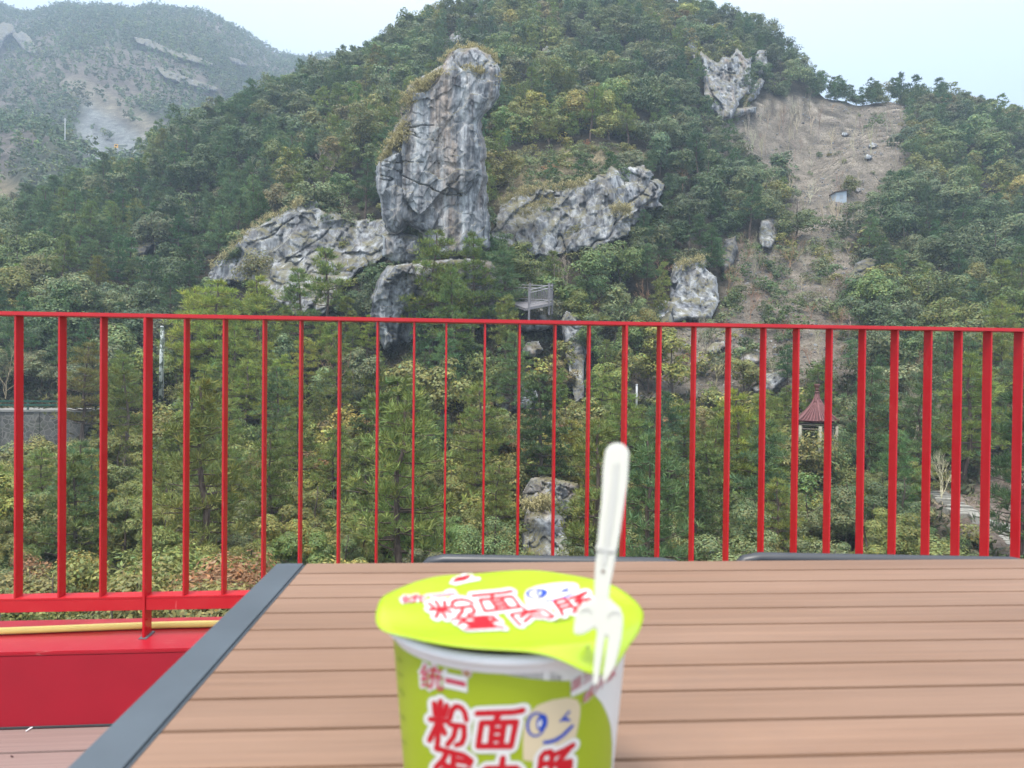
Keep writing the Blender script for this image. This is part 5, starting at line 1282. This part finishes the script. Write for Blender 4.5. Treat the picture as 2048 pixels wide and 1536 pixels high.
CRED = plain('print_red', (.44, .004, .014), .45, .4, var=.02); CPINK = plain('print_pink_red', (.46, .04, .08), .45, .4, var=.02); PWHITE = plain('print_white', (.62, .62, .61), .45, .4, var=.02)
CREAM = plain('print_cream', (.56, .47, .32), .45, .4, var=.02); BLUE = plain('print_blue', (.012, .055, .36), .45, .4, var=.02); GREY = plain('print_grey_green', (.16, .20, .03), .5, var=.02); LCREAM = plain('print_pale_cream', (.62, .58, .45), .45, .4, var=.02)
def word(name, s_, box, parent, surf, mat=CRED, bold=.022, halo=.075, z0=.0002, step=7, back=PWHITE):
    v_, f_ = glyph(s_, bold); lo, hi = v_.min(0), v_.max(0)
    o_ = printed(name, quadmap(v_, box, lo, hi), f_, mat, parent, surf, z0 + .0003, step)
    if back:
        v2, f2 = glyph(s_, halo); printed('lettering_outline', quadmap(v2, box, lo, hi), f2, back, parent, surf, z0 + .00012, step)
    return o_
# white swoosh and its pale text block, right side of the body
pw = [(1005, 1311), (1040, 1318), (1080, 1330), (1141, 1361), (1141, 1393), (1166, 1383), (1178, 1384), (1202, 1404), (1214, 1428), (1221, 1452), (1224, 1490), (1223, 1530), (1218, 1580), (1228, 1580), (1236, 1530), (1241, 1480), (1244, 1420), (1249, 1360), (1252, 1306), (1200, 1318), (1100, 1322), (1060, 1316)]
q_ = to_cone(np.array([a_ for a_, b_ in pw]), np.array([b_ for a_, b_ in pw]), 0)
def wrapped(name, tz, mat, parent, off, step=.05):
    """outline in (angle, height) laid round the cone"""
    v_, f_ = poly_fill(tz); bm = cut(v_, f_, step)
    for w_ in bm.verts:
        a_, z_ = w_.co[0], w_.co[1] * .1 + TZ; r_ = cone_r(z_) + off; w_.co = (CX + r_ * math.sin(a_), CY - r_ * math.cos(a_), z_)
    me_ = bpy.data.meshes.new(name); bm.to_mesh(me_); bm.free(); return pl(link(name, me_, mat, parent))
def az(px, py):
    q2 = to_cone(np.array([float(px)]), np.array([float(py)]), 0)[0]; return (math.atan2(q2[0] - CX, -(q2[1] - CY)), (q2[2] - TZ) / .1)
left_edge = [az(*q2) for q2 in ((1005, 1308), (1040, 1318), (1080, 1331), (1141, 1361), (1142, 1394), (1178, 1378), (1202, 1404), (1214, 1428), (1221, 1452), (1224, 1490), (1223, 1530))]
ztop = (CZ - .0101 - TZ) / .1
tz = left_edge + [(left_edge[-1][0] - .1, .02), (1.9, .02), (1.9, ztop)] + [(a_, ztop) for a_ in (1.5, 1.2, .9, .6, .4)]
tz[0] = (tz[0][0], ztop)
BODY = next(o_ for o_ in cup.children if o_.name.startswith('body'))
wrapped('white_swoosh', tz, PWHITE, BODY, .00012)
word('lettering', '统', ((842, 1376), (887, 1384), (884, 1333), (838, 1325)), BODY, to_cone, CPINK, .01, .085)
word('lettering', '一', ((890, 1365), (931, 1374), (931, 1364), (890, 1355)), BODY, to_cone, CPINK, .0, .085)
word('lettering', '®', ((925, 1352), (941, 1356), (942, 1340), (926, 1336)), BODY, to_cone, CPINK, .0, .10)
blob = [(1046, 1520), (1046, 1480), (1048, 1452), (1056, 1428), (1076, 1410), (1104, 1400), (1134, 1395), (1154, 1399), (1161, 1412), (1160, 1432), (1155, 1460), (1148, 1490), (1140, 1522), (1090, 1528)]
def emblem(fmap, parent, surf, mats, z0=.0002):
    def f(v_): return [fmap(x, y) for x, y in v_]
    v_, fc = poly_fill(blob); b0 = printed('winking_face', f(v_), fc, mats[0], parent, surf, z0)
    v_, fc = ring(ell(1072, 1449, 19.5, 25, .2), ell(1073, 1449, 15, 21, .2)); printed('eye_outline', f(v_), fc, mats[1], parent, surf, z0 + .0003)
    v_, fc = poly_fill(ell(1084, 1445, 11, 17.5, .2)); printed('pupil', f(v_), fc, mats[1], parent, surf, z0 + .00035)
    v_, fc = poly_fill(ell(1080, 1447, 3.2, 8, .25)); printed('eye_glint', f(v_), fc, mats[2], parent, surf, z0 + .0005)
    v_, fc = poly_fill([(1117, 1445), (1139, 1420), (1141, 1424), (1131, 1435), (1141, 1438), (1140, 1443), (1126, 1442)]); printed('wink', f(v_), fc, mats[1], parent, surf, z0 + .0003)
    pts = [(1086, 1485), (1098, 1484), (1112, 1480), (1126, 1471), (1138, 1459), (1147, 1450)]
    v_, fc = stroke(pts, [6, 7, 7.5, 7, 6.5, 5]); printed('smile', f(v_), fc, mats[1], parent, surf, z0 + .0003)
emblem(lambda x, y: (x, y), BODY, to_cone, (CREAM, BLUE, PWHITE), .0001)
STROKES = {
 '粉': [[(.24, 1), (.24, 0)], [(.0, .57), (.47, .57)], [(.07, .93), (.12, .70)], [(.42, .93), (.37, .70)], [(.22, .54), (.02, .10)], [(.27, .50), (.42, .28)], [(.53, .64), (.57, .84), (.68, .95), (.82, .94), (.93, .84), (.99, .66)], [(.55, .50), (.94, .50), (.96, .24), (.90, .08), (.76, .03)], [(.72, .48), (.67, .22), (.52, .03)]],
 '面': [[(.0, .96), (.80, .96), (1, 1)], [(.48, .94), (.43, .74)], [(.06, .06), (.11, .70), (.90, .70), (.88, .06), (.06, .06)], [(.36, .70), (.36, .06)], [(.63, .70), (.63, .06)], [(.36, .49), (.63, .49)], [(.36, .27), (.63, .27)]],
 '蛋': [[(.04, .97), (.78, .90), (.97, .80), (.92, .68)], [(.50, .92), (.50, .57)], [(.50, .75), (.80, .74)], [(.30, .86), (.22, .70), (.05, .50)], [(.20, .62), (.48, .54), (.98, .52)], [(.24, .45), (.78, .45), (.78, .24), (.24, .24), (.24, .45)], [(.50, .50), (.50, .05)], [(.08, .03), (.80, .07)], [(.74, .17), (.92, 0)]],
 '肉': [[(.06, 0), (.08, .66), (.16, .74), (.84, .74), (.92, .66), (.94, .08), (.80, .02)], [(.52, 1), (.50, .68), (.24, .46)], [(.52, .64), (.77, .48)], [(.50, .42), (.22, .14)], [(.52, .36), (.78, .16)]],
 '肠': [[(.0, .02), (.06, .30), (.10, .86), (.17, .94), (.34, .94), (.41, .86), (.41, .06), (.30, .03)], [(.10, .66), (.41, .66)], [(.09, .40), (.41, .40)], [(.52, .86), (.72, .90), (.98, .99)], [(.90, .94), (.56, .60), (.96, .60), (.97, .30), (.92, .08), (.78, .02)], [(.72, .58), (.62, .40), (.46, .24)], [(.88, .58), (.76, .30), (.56, .08)]],
}
def brushed(ch, box, w_, parent, surf, z0, halo=9.0):
    bl, br, tr, tl_ = (np.array(q_, float) for q_ in box)
    for nm, mat, ww, zz in (('lettering_outline', PWHITE, w_ + halo, z0 + .00012), ('lettering', CRED, w_, z0 + .00030)):
        Va, Fa = [], []
        sx, sy = np.linalg.norm(br - bl), np.linalg.norm(tl_ - bl)
        for pts in STROKES[ch]:
            pts = np.array(pts, float) * (sx, sy); L_ = np.linalg.norm(np.diff(pts, axis=0), axis=1)
            shapes = [ell(p_[0], p_[1], ww / 2, ww / 2, 0, 14) for p_ in pts]
            for a_, b_ in zip(pts[:-1], pts[1:]):
                n_ = np.array([-(b_ - a_)[1], (b_ - a_)[0]]); n_ = n_ / np.linalg.norm(n_) * ww / 2
                shapes.append([a_ + n_, b_ + n_, b_ - n_, a_ - n_])
            for sh in shapes:
                k_ = len(Va); Va += [tuple(q_) for q_ in sh]; Fa.append(tuple(range(k_, k_ + len(sh))))
        v_ = np.array(Va)
        yield nm, v_, Fa, mat, zz, (bl, br, tr, tl_, sx, sy)
def brush_word(ch, box, w_, parent, surf, z0, halo=17.0, squash=1.0):
    for nm, v_, Fa, mat, zz, (bl, br, tr, tl_, sx, sy) in brushed(ch, box, w_, parent, surf, z0, halo):
        x, y = v_[:, :1] / sx, v_[:, 1:] / sy
        q_ = bl * (1 - x) * (1 - y) + br * x * (1 - y) + tr * x * y + tl_ * (1 - x) * y
        bm = cut(q_, Fa, 9)
        # overlapping brush shapes: every face a hair above the last, so none shares a plane
        co = np.array([w2.co[:2] for w2 in bm.verts]); bm.verts.index_update()
        isl = np.zeros(len(bm.verts)); seen_ = set(); k_ = 0
        for w2 in bm.verts:
            if w2.index in seen_: continue
            st_ = [w2]; seen_.add(w2.index); k_ += 1
            while st_:
                c_ = st_.pop(); isl[c_.index] = k_
                for e_ in c_.link_edges:
                    o2 = e_.other_vert(c_)
                    if o2.index not in seen_: seen_.add(o2.index); st_.append(o2)
        P3 = surf(co[:, 0], co[:, 1], zz); P4 = surf(co[:, 0], co[:, 1], zz + .0001)
        for w2, p_, p4 in zip(bm.verts, P3, P4): w2.co = p_ + (p4 - p_) * (isl[w2.index] / (k_ + 1))
        bm.normal_update(); me_ = bpy.data.meshes.new(nm); bm.to_mesh(me_); bm.free(); pl(link(nm, me_, mat, parent))
for ch, box, w_ in (('粉', ((857, 1489), (930, 1494), (935, 1412), (864, 1400)), 11.5), ('面', ((951, 1497), (1031, 1497), (1045, 1421), (955, 1424)), 12), ('蛋', ((866, 1576), (942, 1582), (945, 1506), (870, 1494)), 12), ('肉', ((956, 1594), (1042, 1594), (1048, 1516), (960, 1518)), 12.5), ('肠', ((1070, 1582), (1138, 1572), (1147, 1490), (1077, 1504)), 12)):
    brush_word(ch, box, w_, BODY, to_cone, .0002)
word('lettering', '层三新', ((1142, 1385), (1206, 1346), (1208, 1322), (1144, 1362)), BODY, to_cone, CPINK, .006, .05, .0003, 5)
word('lettering', '味升级', ((1166, 1411), (1232, 1350), (1236, 1318), (1170, 1386)), BODY, to_cone, CPINK, .006, .05, .0003, 5)
for i, (y0, y1) in enumerate(((1315, 1324), (1345, 1352), (1376, 1392), (1430, 1440), (1480, 1488))):        # small print at the left edge
    v_, fc = stroke([(794 + i * 2.4, y0), (799 + i * 2.4, (y0 + y1) / 2), (803 + i * 2.4, y1)], [2.2, 2.2, 2.2]); printed('small_print', v_, fc, GREY, BODY, to_cone, .0003)
# lid print
word('lettering', '统', ((806, 1207), (855, 1203), (848, 1187), (799, 1191)), LID, to_lid, CPINK, .01, .09, .0003)
word('lettering', '一', ((864, 1193), (912, 1188), (910, 1185), (862, 1190)), LID, to_lid, CPINK, .0, .07, .0003)
v_, fc = poly_fill(ell(900, 1183, 12, 5, -.1)); printed('white_mark', v_, fc, PWHITE, LID, to_lid, .0005)
emblem(lambda x, y: (1040 + (x - 1046) / 115 * 116 - (y - 1395) / 133 * -14, 1166 + (y - 1395) / 133 * 54 - (x - 1046) / 115 * 3), LID, to_lid, (LCREAM, BLUE, PWHITE), .0003)
brush_word('粉', ((872, 1238), (957, 1228), (940, 1195), (850, 1205)), 6.5, LID, to_lid, .0004, 13.0)
brush_word('面', ((966, 1225), (1052, 1214), (1024, 1182), (944, 1190)), 6.5, LID, to_lid, .0004, 13.0)
brush_word('蛋', ((925, 1258), (1012, 1254), (985, 1228), (900, 1238)), 6.5, LID, to_lid, .0004, 13.0)
brush_word('肉', ((1036, 1251), (1114, 1233), (1084, 1210), (1006, 1222)), 6.5, LID, to_lid, .0004, 13.0)
brush_word('肠', ((1126, 1230), (1196, 1214), (1174, 1184), (1098, 1202)), 6.5, LID, to_lid, .0004, 13.0)
v_, fc = poly_fill([(904, 1164), (912, 1155), (926, 1152), (938, 1149), (940, 1154), (930, 1160), (918, 1162)]); printed('red_mark', v_, fc, CRED, LID, to_lid, .0007)
v_, fc = poly_fill([(898, 1167), (904, 1157), (925, 1147), (945, 1146), (948, 1154), (960, 1154), (962, 1160), (930, 1166), (912, 1171)]); printed('white_mark', v_, fc, PWHITE, LID, to_lid, .0004)
for i in range(5):
    v_, fc = stroke([(1110 + i * 7, 1245 - i * 1.6), (1114 + i * 7, 1240 - i * 1.6)], [3, 3]); printed('small_print', v_, fc, GREY, LID, to_lid, .0005)
v_, fc = stroke([(1175, 1290), (1176, 1296)], [6, 5]); printed('small_print', v_, fc, GREY, LID, to_lid, .0006, 3)

# ------------------------------------------------------------------ folding plastic fork stuck over the lid
fm = Mat('milky_plastic', .32, .5, (.58, .57, .51)); fm.b.inputs['Subsurface Weight'].default_value = .35; fm.b.inputs['Subsurface Radius'].default_value = (.006, .006, .005); fm.b.inputs['Subsurface Scale'].default_value = 1.0
fk = P(1205, 1240, .318); FD0 = .318
fork = empty('plastic_fork', fk, 'white plastic folding fork standing upright at the front edge of the cup lid', 'fork')
def fpos(x, y, dz=0.0): return P(np.asarray(x, float), np.asarray(y, float), FD0 + (1240 - np.asarray(y, float)) * 2.2e-5 + dz) - fk
def slab(name, poly, th_, parent, mat=None, dz=0.0, bev=.0006):
    n = len(poly); x = np.array([a_ for a_, b_ in poly]); y = np.array([b_ for a_, b_ in poly])
    v_, f_ = poly_fill(poly)
    vv = np.concatenate([fpos(x, y, dz), fpos(x, y, dz + th_)])
    me_ = bpy.data.meshes.new(name); me_.from_pydata(vv.tolist(), [], [t_ for t_ in f_] + [tuple(i + n for i in t_[::-1]) for t_ in f_] + [(i, (i + 1) % n, n + (i + 1) % n, n + i) for i in range(n)])
    bm = bmesh.new(); bm.from_mesh(me_); bmesh.ops.recalc_face_normals(bm, faces=bm.faces)
    bmesh.ops.dissolve_limit(bm, angle_limit=.02, verts=bm.verts, edges=bm.edges)
    eds = [e_ for e_ in bm.edges if len(e_.link_faces) == 2 and e_.calc_face_angle(0) > .8]
    bmesh.ops.bevel(bm, geom=eds, offset=bev, segments=2, affect='EDGES', clamp_overlap=True)
    bm.to_mesh(me_); bm.free(); return link(name, me_, mat or fm.m, parent)
def arc(cx, cy, r, a0, a1, n=9): return [(cx + r * math.cos(math.radians(a_)), cy + r * math.sin(math.radians(a_))) for a_ in np.linspace(a0, a1, n)]
hand = arc(1234, 910, 24.5, 180, 355) + [(1257, 935), (1255, 965), (1248, 1010), (1241, 1060), (1233, 1105), (1226, 1145), (1219, 1178), (1218, 1200), (1188, 1200), (1189, 1175), (1190, 1140), (1194, 1095), (1198, 1050), (1203, 1005), (1205, 965), (1206, 935)]
HN = slab('handle', hand, .0018, fork)
slab('handle_rib', [(1229, 925), (1238, 925), (1231, 1010), (1212, 1130), (1203, 1130), (1218, 1010)], .0005, HN, dz=-.0006, bev=.0002)
slab('hinge', [(1193, 1088), (1233, 1095), (1230, 1106), (1191, 1100)], .0007, HN, dz=-.0008, bev=.0003)
slab('hinge_hole_shade', arc(1206, 1143, 4, 0, 330, 8), .0003, HN, plain('hinge_shadow_brown', (.18, .12, .10)), dz=-.0004, bev=.0001)  # raised brown disc, the shade inside the hinge hole given as colour
headp = [(1188, 1196), (1220, 1196), (1226, 1204), (1240, 1216), (1246, 1232), (1246, 1252), (1243, 1278), (1237, 1306), (1230, 1334), (1219, 1352), (1209, 1366), (1204, 1362), (1209, 1330), (1213, 1300), (1216, 1274), (1212, 1271), (1209, 1284), (1205, 1310), (1200, 1340), (1197, 1368), (1191, 1372), (1186, 1366), (1187, 1335), (1190, 1300), (1194, 1264), (1190, 1255), (1180, 1262), (1166, 1269), (1150, 1270), (1147, 1262), (1150, 1236), (1156, 1214), (1170, 1205)]
HD = slab('fork_head', headp, .0020, fork, dz=-.0004)
slab('head_ridge', arc(1229, 1235, 14, 180, 340, 10) + arc(1229, 1235, 10.5, 340, 180, 10), .0006, HD, dz=-.0009, bev=.0002)
slab('head_ridge', arc(1172, 1228, 13, 200, 350, 10) + arc(1172, 1228, 9.5, 350, 200, 10), .0006, HD, dz=-.0009, bev=.0002)

# ------------------------------------------------------------------ the air: pale, even haze over the whole valley
hz = bpy.data.materials.new('valley_air'); hz.use_nodes = True
hn = hz.node_tree.nodes; hn.remove(hn['Principled BSDF'])
pv = hn.new('ShaderNodeVolumePrincipled'); pv.inputs['Color'].default_value = (.63, .79, 1.0, 1); pv.inputs['Density'].default_value = .0007
pv.inputs['Anisotropy'].default_value = 0.0
hz.node_tree.links.new(pv.outputs[0], hn['Material Output'].inputs['Volume'])
_z = G[..., 2].min() - 1, G[..., 2].max() + 20
tag(MB().box(G[..., 0].min() - 5, G[..., 0].max() + 5, -3, G[..., 1].max() + 5, *_z).build('haze', hz), kind='stuff')
